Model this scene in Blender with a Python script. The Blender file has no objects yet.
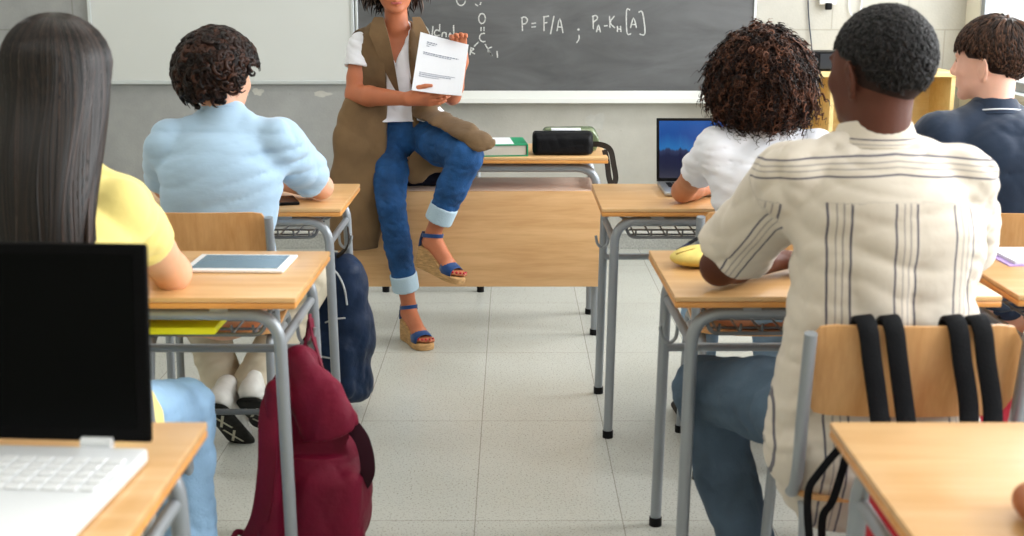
import bpy, bmesh, math, random
import numpy as np
from mathutils import Vector, Matrix
random.seed(7); rng = np.random.default_rng(7)
PI = math.pi
COL = bpy.context.scene.collection
sc = bpy.context.scene

# ------------------------------------------------------------------ camera
F_PX = 1250.0; TH = math.atan(280/1250); CH = 1.41
cT, sT = math.cos(TH), math.sin(TH)
def P(px, py, Y):
    """real point at distance Y into the room seen at photo position px, py"""
    dy = F_PX*cT + (268-py)*sT; dz = -F_PX*sT + (268-py)*cT
    k = Y/dy
    return Vector(((px-512)*k, Y, CH+dz*k))
V = Vector
def vec(*a): return np.array(a, dtype=np.float32)

# ------------------------------------------------------------------ materials
MATS = {}
def mat(name, col, rough=.6, metal=0., spec=.5, noise=0., nscale=20., bump=0., bscale=60., stretch=(1,1,1),
        coat=0., col2=None, sheen=0., sss=0., emit=None, trans=0., alpha=1.):
    if name in MATS: return MATS[name]
    m = bpy.data.materials.new(name); m.use_nodes = True
    nt = m.node_tree; N = nt.nodes; L = nt.links
    b = N['Principled BSDF']
    b.inputs['Base Color'].default_value = (*col, 1)
    b.inputs['Roughness'].default_value = rough
    b.inputs['Metallic'].default_value = metal
    lum_ = sum(col)/3; spec = spec*min(1, .22+lum_*4)
    b.inputs['Specular IOR Level'].default_value = spec
    if coat: b.inputs['Coat Weight'].default_value = coat; b.inputs['Coat Roughness'].default_value = .15
    if sheen: b.inputs['Sheen Weight'].default_value = sheen
    if sss:
        b.inputs['Subsurface Weight'].default_value = sss
        b.inputs['Subsurface Radius'].default_value = (.03,.012,.006); b.inputs['Subsurface Scale'].default_value = .3
    if emit: b.inputs['Emission Color'].default_value = (*emit[0],1); b.inputs['Emission Strength'].default_value = emit[1]
    tc = N.new('ShaderNodeTexCoord'); mp = N.new('ShaderNodeMapping'); mp.inputs['Scale'].default_value = stretch
    L.new(tc.outputs['Object'], mp.inputs['Vector'])
    if noise or col2:
        nz = N.new('ShaderNodeTexNoise'); nz.inputs['Scale'].default_value = nscale; nz.inputs['Detail'].default_value = 5
        L.new(mp.outputs[0], nz.inputs['Vector'])
        cr = N.new('ShaderNodeValToRGB')
        c2 = col2 or tuple(c*(1-noise) for c in col)
        c1 = col if col2 else tuple(min(1, c*(1+noise*.6)) for c in col)
        cr.color_ramp.elements[0].position = .32; cr.color_ramp.elements[1].position = .68
        cr.color_ramp.elements[0].color = (*c2,1); cr.color_ramp.elements[1].color = (*c1,1)
        L.new(nz.outputs['Fac'], cr.inputs['Fac']); L.new(cr.outputs['Color'], b.inputs['Base Color'])
    if bump:
        n2 = N.new('ShaderNodeTexNoise'); n2.inputs['Scale'].default_value = bscale; n2.inputs['Detail'].default_value = 4
        L.new(mp.outputs[0], n2.inputs['Vector'])
        bp = N.new('ShaderNodeBump'); bp.inputs['Strength'].default_value = bump; bp.inputs['Distance'].default_value = .01
        L.new(n2.outputs['Fac'], bp.inputs['Height']); L.new(bp.outputs[0], b.inputs['Normal'])
    MATS[name] = m
    return m
def S(r, g, b):
    """sRGB 0-255 to linear"""
    return tuple(((c/255)/12.92 if c <= 10 else ((c/255+.055)/1.055)**2.4) for c in (r, g, b))

def wood_mat(name, c1, c2, rough=.35, axis='X', scale=1.0, coat=.15):
    if name in MATS: return MATS[name]
    m = bpy.data.materials.new(name); m.use_nodes = True
    nt = m.node_tree; N = nt.nodes; L = nt.links; b = N['Principled BSDF']
    tc = N.new('ShaderNodeTexCoord'); mp = N.new('ShaderNodeMapping')
    st = {'X': (1.2, 14, 14), 'Y': (14, 1.2, 14), 'Z': (14, 14, 1.2)}[axis]
    mp.inputs['Scale'].default_value = tuple(s*scale for s in st)
    L.new(tc.outputs['Object'], mp.inputs[0])
    n1 = N.new('ShaderNodeTexNoise'); n1.inputs['Scale'].default_value = 1.6; n1.inputs['Detail'].default_value = 6; n1.inputs['Distortion'].default_value = .7
    L.new(mp.outputs[0], n1.inputs[0])
    n2 = N.new('ShaderNodeTexNoise'); n2.inputs['Scale'].default_value = 9; n2.inputs['Detail'].default_value = 3
    L.new(mp.outputs[0], n2.inputs[0])
    mx = N.new('ShaderNodeMath'); mx.operation = 'MULTIPLY_ADD'; mx.inputs[1].default_value = .35
    L.new(n2.outputs['Fac'], mx.inputs[0]); L.new(n1.outputs['Fac'], mx.inputs[2])
    cr = N.new('ShaderNodeValToRGB'); cr.color_ramp.elements[0].position = .45; cr.color_ramp.elements[1].position = .85
    cr.color_ramp.elements[0].color = (*c1,1); cr.color_ramp.elements[1].color = (*c2,1)
    L.new(mx.outputs[0], cr.inputs[0]); L.new(cr.outputs[0], b.inputs['Base Color'])
    b.inputs['Roughness'].default_value = rough; b.inputs['Coat Weight'].default_value = coat; b.inputs['Coat Roughness'].default_value = .2
    MATS[name] = m; return m

def hair_mat(name, dark, light, rough=.42, spec=.16):
    """colour varies from strand to strand through the 'rnd' attribute"""
    m = bpy.data.materials.new(name); m.use_nodes = True
    N = m.node_tree.nodes; L = m.node_tree.links; b = N['Principled BSDF']
    a = N.new('ShaderNodeAttribute'); a.attribute_name = 'rnd'
    cr = N.new('ShaderNodeValToRGB'); cr.color_ramp.elements[0].color = (*dark,1); cr.color_ramp.elements[1].color = (*light,1)
    cr.color_ramp.elements[0].position = .3
    L.new(a.outputs['Fac'], cr.inputs[0]); L.new(cr.outputs[0], b.inputs['Base Color'])
    b.inputs['Roughness'].default_value = rough; b.inputs['Specular IOR Level'].default_value = spec
    return m

M_steel = mat('grey_painted_steel', S(150,156,162), .38, .35, .5)
M_steel_d = mat('dark_grey_steel', S(98,104,110), .4, .3)
M_rubber = mat('black_rubber', S(22,22,24), .6)
M_blackp = mat('black_plastic', S(14,14,16), .42)
M_top = wood_mat('beech_laminate_top', S(206,158,102), S(220,178,126), .30, 'X')
M_edge = wood_mat('oiled_beech_edge', S(205,138,66), S(224,160,88), .35, 'X', 2)
M_panel = wood_mat('beech_panel', S(206,158,106), S(224,180,128), .42, 'X', 1.3)
M_ply = wood_mat('beech_plywood', S(204,148,88), S(222,170,112), .38, 'Z', 1.4)
M_white = mat('white_paper', S(224,227,234), .6)
M_alu = mat('aluminium', S(206,212,214), .35, .5)

# ------------------------------------------------------------------ object helpers
def link(name, me, m, parent=None):
    if m is not None: me.materials.append(m)
    o = bpy.data.objects.new(name, me); COL.objects.link(o)
    if parent is not None:
        o.parent = parent
    return o
def obj(name, bm, m, parent=None, smooth=False):
    me = bpy.data.meshes.new(name); bmesh.ops.recalc_face_normals(bm, faces=bm.faces[:])
    bm.to_mesh(me); bm.free()
    if smooth: me.polygons.foreach_set('use_smooth', [True]*len(me.polygons))
    return link(name, me, m, parent)
def tag(o, label=None, cat=None, group=None, kind=None):
    if label: o['label'] = label
    if cat: o['category'] = cat
    if group: o['group'] = group
    if kind: o['kind'] = kind
    return o
def thing(name, label, cat, loc=(0,0,0), rz=0, group=None):
    o = bpy.data.objects.new(name, None); COL.objects.link(o); o.empty_display_size = .1
    o.location = loc; o.rotation_euler = (0,0,rz)
    return tag(o, label, cat, group)
def dup(root, loc, rz, label, group=None):
    r = root.copy(); COL.objects.link(r); r.location = loc; r.rotation_euler = (0,0,rz); r['label'] = label
    if group: r['group'] = group
    for ch in list(root.children):
        c = ch.copy(); COL.objects.link(c); c.parent = r
        for g in ch.children:
            d = g.copy(); COL.objects.link(d); d.parent = c
    return r
def auto_smooth(o, ang=35):
    me = o.data
    me.polygons.foreach_set('use_smooth', [True]*len(me.polygons))
    try: me.set_sharp_from_angle(angle=math.radians(ang))
    except Exception: pass
    return o
def box(bm, x0, x1, y0, y1, z0, z1, bev=0, seg=2, mtx=None):
    r = bmesh.ops.create_cube(bm, size=1)
    vs = r['verts']
    for v in vs:
        v.co = V((x0+(v.co.x+.5)*(x1-x0), y0+(v.co.y+.5)*(y1-y0), z0+(v.co.z+.5)*(z1-z0)))
    if bev:
        es = list({e for v in vs for e in v.link_edges})
        rr = bmesh.ops.bevel(bm, geom=es, offset=bev, segments=seg, profile=.5, affect='EDGES')
        vs = list({v for f in rr['faces'] for v in f.verts} | {v for v in vs if v.is_valid})
    if mtx is not None:
        for v in vs: v.co = mtx @ v.co
    return vs
def bbox_bm(*a, **k):
    bm = bmesh.new(); box(bm, *a, **k); return bm
def sweep(bm, pts, prof, up=None, caps=True, scale=None, closed=False):
    """sweep a 2-D profile [(a,b)..] along points; a runs sideways, b along the carried normal"""
    pts = [V(p) for p in pts]; n = len(pts)
    tang = []
    for i in range(n):
        if closed: t = pts[(i+1) % n]-pts[i-1]
        else: t = pts[min(i+1, n-1)]-pts[max(i-1, 0)]
        tang.append(t.normalized())
    nrm = V(up) if up is not None else (V((0,0,1)) if abs(tang[0].z) < .9 else V((0,1,0)))
    rings = []
    for i in range(n):
        t = tang[i]
        if up is not None: nrm = V(up)
        nrm = (nrm-t*nrm.dot(t))
        if nrm.length < 1e-5: nrm = t.orthogonal()
        nrm.normalize()
        side = t.cross(nrm)
        s = 1 if scale is None else scale[i]
        rings.append([bm.verts.new(pts[i]+side*a*s+nrm*b*s) for a, b in prof])
    m = len(prof)
    rng_ = range(n) if closed else range(n-1)
    for i in rng_:
        A, B = rings[i], rings[(i+1) % n]
        for j in range(m):
            try: bm.faces.new((A[j], A[(j+1) % m], B[(j+1) % m], B[j]))
            except ValueError: pass
    if caps and not closed:
        bm.faces.new(rings[0][::-1]); bm.faces.new(rings[-1])
    return rings
def circ(r, n=12): return [(r*math.cos(2*PI*k/n), r*math.sin(2*PI*k/n)) for k in range(n)]
def rectp(w, h): return [(-w/2,-h/2), (w/2,-h/2), (w/2,h/2), (-w/2,h/2)]
def arc_pts(pts, r=.05, seg=6):
    """round off the corners of a polyline"""
    pts = [V(p) for p in pts]; out = [pts[0]]
    for i in range(1, len(pts)-1):
        a, b, c = pts[i-1], pts[i], pts[i+1]
        d1 = (a-b); d2 = (c-b); rr = min(r, d1.length*.49, d2.length*.49)
        p0 = b+d1.normalized()*rr; p2 = b+d2.normalized()*rr
        for k in range(seg+1):
            t = k/seg; out.append(p0*(1-t)**2+b*2*t*(1-t)+p2*t*t)
    out.append(pts[-1]); return out
def smooth_pts(pts, n=8):
    """Catmull-Rom through points"""
    pts = [V(p) for p in pts]; out = []
    for i in range(len(pts)-1):
        p0 = pts[max(i-1,0)]; p1 = pts[i]; p2 = pts[i+1]; p3 = pts[min(i+2, len(pts)-1)]
        for k in range(n):
            t = k/n
            out.append(.5*((2*p1)+(p2-p0)*t+(2*p0-5*p1+4*p2-p3)*t*t+(3*p1-p0-3*p2+p3)*t**3))
    out.append(pts[-1]); return out
def tube(bm, pts, r, n=12): sweep(bm, pts, circ(r, n))
def tube_obj(name, pts, r, m, parent=None, n=12):
    bm = bmesh.new(); tube(bm, pts, r, n); return auto_smooth(obj(name, bm, m, parent))
def loft(bm, rings, caps=True):
    R = [[bm.verts.new(V(p)) for p in r] for r in rings]
    m = len(R[0])
    for A, B in zip(R, R[1:]):
        for j in range(m): bm.faces.new((A[j], A[(j+1) % m], B[(j+1) % m], B[j]))
    if caps: bm.faces.new(R[0][::-1]); bm.faces.new(R[-1])
    return R

# ------------------------------------------------------------------ implicit surfaces -> one continuous mesh
class Field:
    def __init__(s, lo, hi, res):
        s.lo = np.array(lo, np.float32); s.res = res
        s.n = np.ceil((np.array(hi)-np.array(lo))/res).astype(int)+1
        s.d = np.full(tuple(s.n), .08, np.float32)
        s.ax = [s.lo[i]+res*np.arange(s.n[i], dtype=np.float32) for i in range(3)]
    def _sl(s, lo, hi):
        a = np.clip(np.floor((np.array(lo)-s.lo)/s.res).astype(int), 0, s.n); b = np.clip(np.ceil((np.array(hi)-s.lo)/s.res).astype(int)+1, 0, s.n)
        if (b <= a).any(): return None, None
        sl = tuple(slice(i, j) for i, j in zip(a, b))
        G = np.meshgrid(*[s.ax[i][sl[i]] for i in range(3)], indexing='ij')
        return sl, np.stack(G, -1)
    def apply(s, fn, lo, hi, k=.01, op='u', mg=.05):
        sl, X = s._sl(np.array(lo)-mg, np.array(hi)+mg)
        if sl is None: return s
        e = fn(X).astype(np.float32); d = s.d[sl]
        if op == 'u':
            h = np.maximum(k-np.abs(d-e), 0)/k if k > 0 else 0
            s.d[sl] = np.minimum(d, e)-h*h*k*.25
        elif op == 's':
            e = -e; h = np.maximum(k-np.abs(d-e), 0)/k if k > 0 else 0
            s.d[sl] = np.maximum(d, e)+h*h*k*.25
        elif op == 'i': s.d[sl] = np.maximum(d, e)
        return s
    def cone(s, a, b, ra, rb, k=.02, sq=None, op='u'):
        a = np.array(a, np.float32); b = np.array(b, np.float32)
        if sq is not None:
            u = np.array(sq[0], np.float32); u = u/np.linalg.norm(u); f = sq[1]
        def fn(X):
            p = X-a; q = b-a
            if sq is not None:
                p = p+((p@u)*(f-1))[..., None]*u; q = q+(q@u)*(f-1)*u
            l2 = float(q@q)+1e-9; t = np.clip((p@q)/l2, 0, 1)
            r = ra+(rb-ra)*t
            dd = np.linalg.norm(p-t[..., None]*q, axis=-1)-r
            return dd if sq is None else np.where(dd > 0, dd/1.0, dd)/(1+(f-1)*.35)
        R = max(ra, rb)
        return s.apply(fn, np.minimum(a, b)-R, np.maximum(a, b)+R, k, op)
    def chain(s, pts, rs, k=.02, sq=None, op='u'):
        for i in range(len(pts)-1): s.cone(pts[i], pts[i+1], rs[i], rs[i+1], k, sq, op)
        return s
    def ell(s, c, r, R=None, k=.02, op='u'):
        c = np.array(c, np.float32); r = np.array(r, np.float32)
        Rm = None if R is None else np.array(R, np.float32)
        def fn(X):
            p = X-c
            if Rm is not None: p = p@Rm
            k0 = np.linalg.norm(p/r, axis=-1); k1 = np.linalg.norm(p/(r*r), axis=-1)+1e-6
            return k0*(k0-1)/k1
        m = float(r.max())
        return s.apply(fn, c-m, c+m, k, op)
    def rbox(s, c, h, R=None, rad=.02, k=.02, op='u'):
        c = np.array(c, np.float32); h = np.array(h, np.float32)-rad
        Rm = None if R is None else np.array(R, np.float32)
        def fn(X):
            p = X-c
            if Rm is not None: p = p@Rm
            q = np.abs(p)-h
            return np.linalg.norm(np.maximum(q, 0), axis=-1)+np.minimum(q.max(-1), 0)-rad
        m = float(np.linalg.norm(h))+rad
        return s.apply(fn, c-m, c+m, k, op)
    def cut(s, pt, nrm, lo=None, hi=None, k=.004):
        """remove what lies on the +normal side of a plane"""
        pt = np.array(pt, np.float32); nrm = np.array(nrm, np.float32); nrm /= np.linalg.norm(nrm)
        fn = lambda X: (pt-X)@nrm
        lo = s.lo if lo is None else lo; hi = s.lo+s.n*s.res if hi is None else hi
        return s.apply(fn, lo, hi, k, 's', mg=0)
    def full(s):
        return np.stack(np.meshgrid(*s.ax, indexing='ij'), -1)
    def wrinkle(s, amp, freq, stretch=(1,1,1), seed=0, n=5, warp=.5, lo=None, hi=None):
        """shallow cloth folds"""
        lo = s.lo if lo is None else lo; hi = s.lo+s.n*s.res if hi is None else hi
        sl, X = s._sl(lo, hi)
        g = np.random.default_rng(seed); st = np.array(stretch, np.float32)
        soft = freq > 85
        if not soft: freq = freq*3.1
        Y = X*st; acc = np.zeros(X.shape[:3], np.float32)
        rv = lambda: g.normal(size=3).astype(np.float32)
        W = np.sin(Y@rv()*freq*.16+1.3)+.6*np.sin(Y@rv()*freq*.23+.3)
        for i in range(n):
            v = rv(); v /= np.linalg.norm(v); f = freq*(.6+.22*i)
            q = np.sin(Y@v*f*.6+g.uniform(0, 6.28)+W*1.6*warp*2)
            if not soft:
                mk = np.clip(.35+.9*np.sin(X@rv()*9+g.uniform(0, 6.28)), 0, 1); q = (np.sqrt(np.abs(q)+.02)*2-1.35)*mk
            acc += q/(1+.25*i)
        acc /= n*.42
        near = np.clip(1-np.abs(s.d[sl])/.03, 0, 1)
        s.d[sl] -= amp*acc*near
        return s
    def mesh(s, name, m, parent=None, smooth_it=1):
        d = s.d; n = d.shape
        d[0], d[-1] = .1, .1; d[:, 0], d[:, -1] = .1, .1; d[:, :, 0], d[:, :, -1] = .1, .1
        ins = d < 0
        c = [ins[i:n[0]-1+i, j:n[1]-1+j, k:n[2]-1+k] for i in (0,1) for j in (0,1) for k in (0,1)]
        cnt = sum(x.astype(np.int8) for x in c)
        act = (cnt > 0) & (cnt < 8)
        idx = np.full(act.shape, -1, np.int64); ids = np.argwhere(act); idx[act] = np.arange(len(ids))
        acc = np.zeros((len(ids), 3)); w = np.zeros(len(ids))
        cor = np.array([(i,j,k) for i in (0,1) for j in (0,1) for k in (0,1)])
        val = np.stack([d[ids[:,0]+a, ids[:,1]+b, ids[:,2]+e] for a, b, e in cor], 1)
        for p in range(8):
            for q in range(p+1, 8):
                if np.abs(cor[p]-cor[q]).sum() != 1: continue
                x = (val[:,p] < 0) != (val[:,q] < 0)
                t = val[:,p]/(val[:,p]-val[:,q]+1e-12)
                pt = cor[p]+(cor[q]-cor[p])*t[:,None]
                acc[x] += pt[x]; w[x] += 1
        co = (ids+acc/w[:,None])*s.res+s.lo
        faces = []
        for ax in range(3):
            o1, o2 = [(1,2), (2,0), (0,1)][ax]
            A = np.take(ins, range(0, n[ax]-1), ax); B = np.take(ins, range(1, n[ax]), ax)
            e = np.argwhere(A != B)
            e = e[(e[:,o1] > 0) & (e[:,o2] > 0) & (e[:,o1] < n[o1]-1) & (e[:,o2] < n[o2]-1)]
            fl = A[e[:,0], e[:,1], e[:,2]]
            def at(da, db):
                q = e.copy(); q[:,o1] -= da; q[:,o2] -= db
                return idx[q[:,0], q[:,1], q[:,2]]
            Q = np.stack([at(1,1), at(0,1), at(0,0), at(1,0)], 1)
            Q[~fl] = Q[~fl][:, ::-1]
            faces.append(Q)
        Fq = np.concatenate(faces); Fq = Fq[(Fq >= 0).all(1)]
        for _ in range(smooth_it):          # light Laplacian smoothing
            a2 = np.zeros_like(co); c2 = np.zeros(len(co))
            for j in range(4):
                u, v = Fq[:,j], Fq[:,(j+1) % 4]
                for x, y in ((u, v), (v, u)):
                    for q in range(3): a2[:,q] += np.bincount(x, co[y, q], len(co))
                    c2 += np.bincount(x, minlength=len(co))
            co = co*.4+.6*a2/np.maximum(c2, 1)[:,None]
        me = bpy.data.meshes.new(name)
        me.vertices.add(len(co)); me.vertices.foreach_set('co', co.astype(np.float32).ravel())
        me.loops.add(len(Fq)*4); me.loops.foreach_set('vertex_index', Fq.astype(np.int32).ravel())
        me.polygons.add(len(Fq)); me.polygons.foreach_set('loop_start', np.arange(0, len(Fq)*4, 4, dtype=np.int32))
        me.polygons.foreach_set('use_smooth', np.ones(len(Fq), bool))
        me.update(calc_edges=True); me.validate()
        o = link(name, me, m, parent)
        return o

def set_rnd(o, vals):
    a = o.data.attributes.new('rnd', 'FLOAT', 'POINT'); a.data.foreach_set('value', np.asarray(vals, np.float32))
def co_of(o):
    a = np.empty(len(o.data.vertices)*3, np.float32); o.data.vertices.foreach_get('co', a); return a.reshape(-1,3)

def strands(name, paths, radius, m, parent=None, sides=4, rnd=None, flat=1.0, root=.6, tip=.15, tf=3.2):
    """paths (n strands, k points, 3) -> one mesh of tapered locks"""
    Pp = np.asarray(paths, np.float32); n, k, _ = Pp.shape
    T = np.gradient(Pp, axis=1); T /= np.linalg.norm(T, axis=-1, keepdims=True)+1e-9
    A = np.zeros_like(T); ref = np.zeros((n, 3), np.float32); ref[:, 2] = 1; ref[np.abs(T[:, 0, 2]) > .8] = (0, 1, 0)
    a = np.cross(T[:, 0], ref)
    for q in range(k):                      # carry the frame along each strand without twisting
        a = a-T[:, q]*(a*T[:, q]).sum(-1, keepdims=True); a /= np.linalg.norm(a, axis=-1, keepdims=True)+1e-9; A[:, q] = a
    B = np.cross(T, A)
    t = np.linspace(0, 1, k); prof = np.minimum(root+(1-root)*t*5, 1)*np.clip((1-t)*tf, tip, 1)
    rad = np.broadcast_to(np.asarray(radius, np.float32).reshape(-1,1), (n,1))*prof[None]
    an = np.arange(sides)*2*PI/sides
    ring = (np.cos(an)[None,None,:,None]*A[:,:,None]+np.sin(an)[None,None,:,None]*B[:,:,None]*flat)*rad[:,:,None,None]
    co = (Pp[:,:,None]+ring).reshape(-1,3)
    i = np.arange(n)[:,None,None]*k*sides; j = np.arange(k-1)[None,:,None]*sides; q = np.arange(sides)[None,None,:]; q2 = (q+1) % sides
    Fq = np.stack([i+j+q, i+j+q2, i+j+sides+q2, i+j+sides+q], -1).reshape(-1,4)
    me = bpy.data.meshes.new(name)
    me.vertices.add(len(co)); me.vertices.foreach_set('co', co.astype(np.float32).ravel())
    me.loops.add(len(Fq)*4); me.loops.foreach_set('vertex_index', Fq.astype(np.int32).ravel())
    me.polygons.add(len(Fq)); me.polygons.foreach_set('loop_start', np.arange(0, len(Fq)*4, 4, dtype=np.int32))
    me.polygons.foreach_set('use_smooth', np.ones(len(Fq), bool)); me.update(calc_edges=True)
    o = link(name, me, m, parent)
    r = rng.random(n) if rnd is None else rnd
    set_rnd(o, np.repeat(r, k*sides))
    return o
def join_into(a, b):
    """merge mesh b into mesh a (same kind of surface, one part)"""
    bm = bmesh.new(); bm.from_mesh(a.data); bm.from_mesh(b.data); bm.to_mesh(a.data); bm.free()
    me = b.data; bpy.data.objects.remove(b); bpy.data.meshes.remove(me)

# ================================================================== THE ROOM
WY = 6.8; RX = 2.42; LX = -3.9; CZ = 2.95; BY = -1.2
def floor_mat():
    m = bpy.data.materials.new('speckled_floor_tiles'); m.use_nodes = True
    nt = m.node_tree; N = nt.nodes; L = nt.links; b = N['Principled BSDF']
    tc = N.new('ShaderNodeTexCoord'); mp = N.new('ShaderNodeMapping'); mp.inputs['Location'].default_value = (.1, .04, 0)
    L.new(tc.outputs['Object'], mp.inputs[0])
    br = N.new('ShaderNodeTexBrick'); br.offset = 0; br.inputs['Scale'].default_value = 1
    br.inputs['Brick Width'].default_value = .4; br.inputs['Row Height'].default_value = .8
    br.inputs['Mortar Size'].default_value = .0016; br.inputs['Mortar Smooth'].default_value = .3
    br.inputs['Color1'].default_value = (*S(192,194,188),1); br.inputs['Color2'].default_value = (*S(196,198,192),1); br.inputs['Mortar'].default_value = (*S(150,148,140),1)
    L.new(mp.outputs[0], br.inputs['Vector'])
    sp = N.new('ShaderNodeTexNoise'); sp.inputs['Scale'].default_value = 170; sp.inputs['Detail'].default_value = 3
    L.new(tc.outputs['Object'], sp.inputs[0])
    r1 = N.new('ShaderNodeValToRGB'); e = r1.color_ramp.elements; e[0].position = .33; e[1].position = .44; e[0].color = (.55,.54,.5,1); e[1].color = (1,1,1,1)
    L.new(sp.outputs['Fac'], r1.inputs[0])
    s2 = N.new('ShaderNodeTexNoise'); s2.inputs['Scale'].default_value = 1.7; s2.inputs['Detail'].default_value = 4
    L.new(tc.outputs['Object'], s2.inputs[0])
    r2 = N.new('ShaderNodeValToRGB'); e = r2.color_ramp.elements; e[0].position = .3; e[1].position = .7; e[0].color = (.9,.89,.86,1); e[1].color = (1,1,1,1)
    L.new(s2.outputs['Fac'], r2.inputs[0])
    m1 = N.new('ShaderNodeMix'); m1.data_type = 'RGBA'; m1.blend_type = 'MULTIPLY'; m1.inputs[0].default_value = 1
    m2 = N.new('ShaderNodeMix'); m2.data_type = 'RGBA'; m2.blend_type = 'MULTIPLY'; m2.inputs[0].default_value = 1
    L.new(br.outputs['Color'], m1.inputs[6]); L.new(r1.outputs[0], m1.inputs[7])
    L.new(m1.outputs[2], m2.inputs[6]); L.new(r2.outputs[0], m2.inputs[7]); L.new(m2.outputs[2], b.inputs['Base Color'])
    b.inputs['Roughness'].default_value = .24; b.inputs['Specular IOR Level'].default_value = .45
    return m
def block_mat():
    m = bpy.data.materials.new('painted_concrete_block'); m.use_nodes = True
    nt = m.node_tree; N = nt.nodes; L = nt.links; b = N['Principled BSDF']
    tc = N.new('ShaderNodeTexCoord'); mp = N.new('ShaderNodeMapping')
    mp.inputs['Location'].default_value = (.115, -1.192, 0)
    sx = N.new('ShaderNodeSeparateXYZ'); cx = N.new('ShaderNodeCombineXYZ')
    L.new(tc.outputs['Object'], sx.inputs[0]); L.new(sx.outputs['X'], cx.inputs['X']); L.new(sx.outputs['Z'], cx.inputs['Y']); L.new(cx.outputs[0], mp.inputs[0])
    br = N.new('ShaderNodeTexBrick'); br.offset = .5; br.inputs['Scale'].default_value = 1
    br.inputs['Brick Width'].default_value = .405; br.inputs['Row Height'].default_value = .205
    br.inputs['Mortar Size'].default_value = .005; br.inputs['Mortar Smooth'].default_value = .4
    br.inputs['Color1'].default_value = (1,1,1,1); br.inputs['Color2'].default_value = (.96,.96,.96,1); br.inputs['Mortar'].default_value = (.78,.77,.74,1)
    L.new(mp.outputs[0], br.inputs['Vector'])
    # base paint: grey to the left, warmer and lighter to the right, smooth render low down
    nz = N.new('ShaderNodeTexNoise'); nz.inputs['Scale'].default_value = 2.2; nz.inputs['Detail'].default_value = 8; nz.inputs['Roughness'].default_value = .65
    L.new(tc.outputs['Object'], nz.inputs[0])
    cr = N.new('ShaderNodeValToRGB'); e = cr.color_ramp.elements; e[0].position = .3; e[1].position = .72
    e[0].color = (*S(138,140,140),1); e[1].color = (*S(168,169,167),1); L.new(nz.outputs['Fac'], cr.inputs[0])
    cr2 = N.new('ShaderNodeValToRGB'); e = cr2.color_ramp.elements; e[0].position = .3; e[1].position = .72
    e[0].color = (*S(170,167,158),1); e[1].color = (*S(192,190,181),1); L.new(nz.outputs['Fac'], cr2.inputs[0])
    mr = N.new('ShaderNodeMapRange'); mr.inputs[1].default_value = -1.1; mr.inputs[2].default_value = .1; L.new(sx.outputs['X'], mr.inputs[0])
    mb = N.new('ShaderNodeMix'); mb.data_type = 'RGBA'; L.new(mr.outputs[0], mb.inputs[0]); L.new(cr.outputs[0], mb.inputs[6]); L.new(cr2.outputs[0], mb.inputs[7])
    # blocks show only above the rendered dado
    gt = N.new('ShaderNodeMapRange'); gt.inputs[1].default_value = .98; gt.inputs[2].default_value = 1.0; L.new(sx.outputs['Z'], gt.inputs[0])
    mm = N.new('ShaderNodeMix'); mm.data_type = 'RGBA'; mm.blend_type = 'MULTIPLY'; L.new(gt.outputs[0], mm.inputs[0])
    L.new(mb.outputs[2], mm.inputs[6]); L.new(br.outputs['Color'], mm.inputs[7])
    pk = N.new('ShaderNodeTexVoronoi'); pk.inputs['Scale'].default_value = 9; L.new(tc.outputs['Object'], pk.inputs[0])
    pr = N.new('ShaderNodeValToRGB'); e = pr.color_ramp.elements; e[0].position = .03; e[1].position = .05; e[0].color = (.7,.69,.67,1); e[1].color = (1,1,1,1)
    L.new(pk.outputs['Distance'], pr.inputs[0])
    m3 = N.new('ShaderNodeMix'); m3.data_type = 'RGBA'; m3.blend_type = 'MULTIPLY'; m3.inputs[0].default_value = .5
    L.new(mm.outputs[2], m3.inputs[6]); L.new(pr.outputs[0], m3.inputs[7]); L.new(m3.outputs[2], b.inputs['Base Color'])
    fn = N.new('ShaderNodeTexNoise'); fn.inputs['Scale'].default_value = 90; L.new(tc.outputs['Object'], fn.inputs[0])
    bp = N.new('ShaderNodeBump'); bp.inputs['Strength'].default_value = .25; bp.inputs['Distance'].default_value = .004
    L.new(fn.outputs['Fac'], bp.inputs['Height']); L.new(bp.outputs[0], b.inputs['Normal']); b.inputs['Roughness'].default_value = .8
    return m
def struct(name, bm, m): return tag(obj(name, bm, m), kind='structure')
struct('floor', bbox_bm(LX-.2, RX+.2, BY, WY+.2, -.1, 0), floor_mat())
struct('wall_front', bbox_bm(LX-.2, RX+.2, WY, WY+.2, 0, CZ), block_mat())
M_paint = mat('cream_wall_paint', S(226,224,212), .7, noise=.05, nscale=3)
struct('wall_left', bbox_bm(LX-.2, LX, BY, WY, 0, CZ), M_paint)
struct('ceiling', bbox_bm(LX-.2, RX+.2, BY, WY+.2, CZ, CZ+.1), mat('white_ceiling', S(238,238,234), .8, noise=.03, nscale=4))
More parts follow.
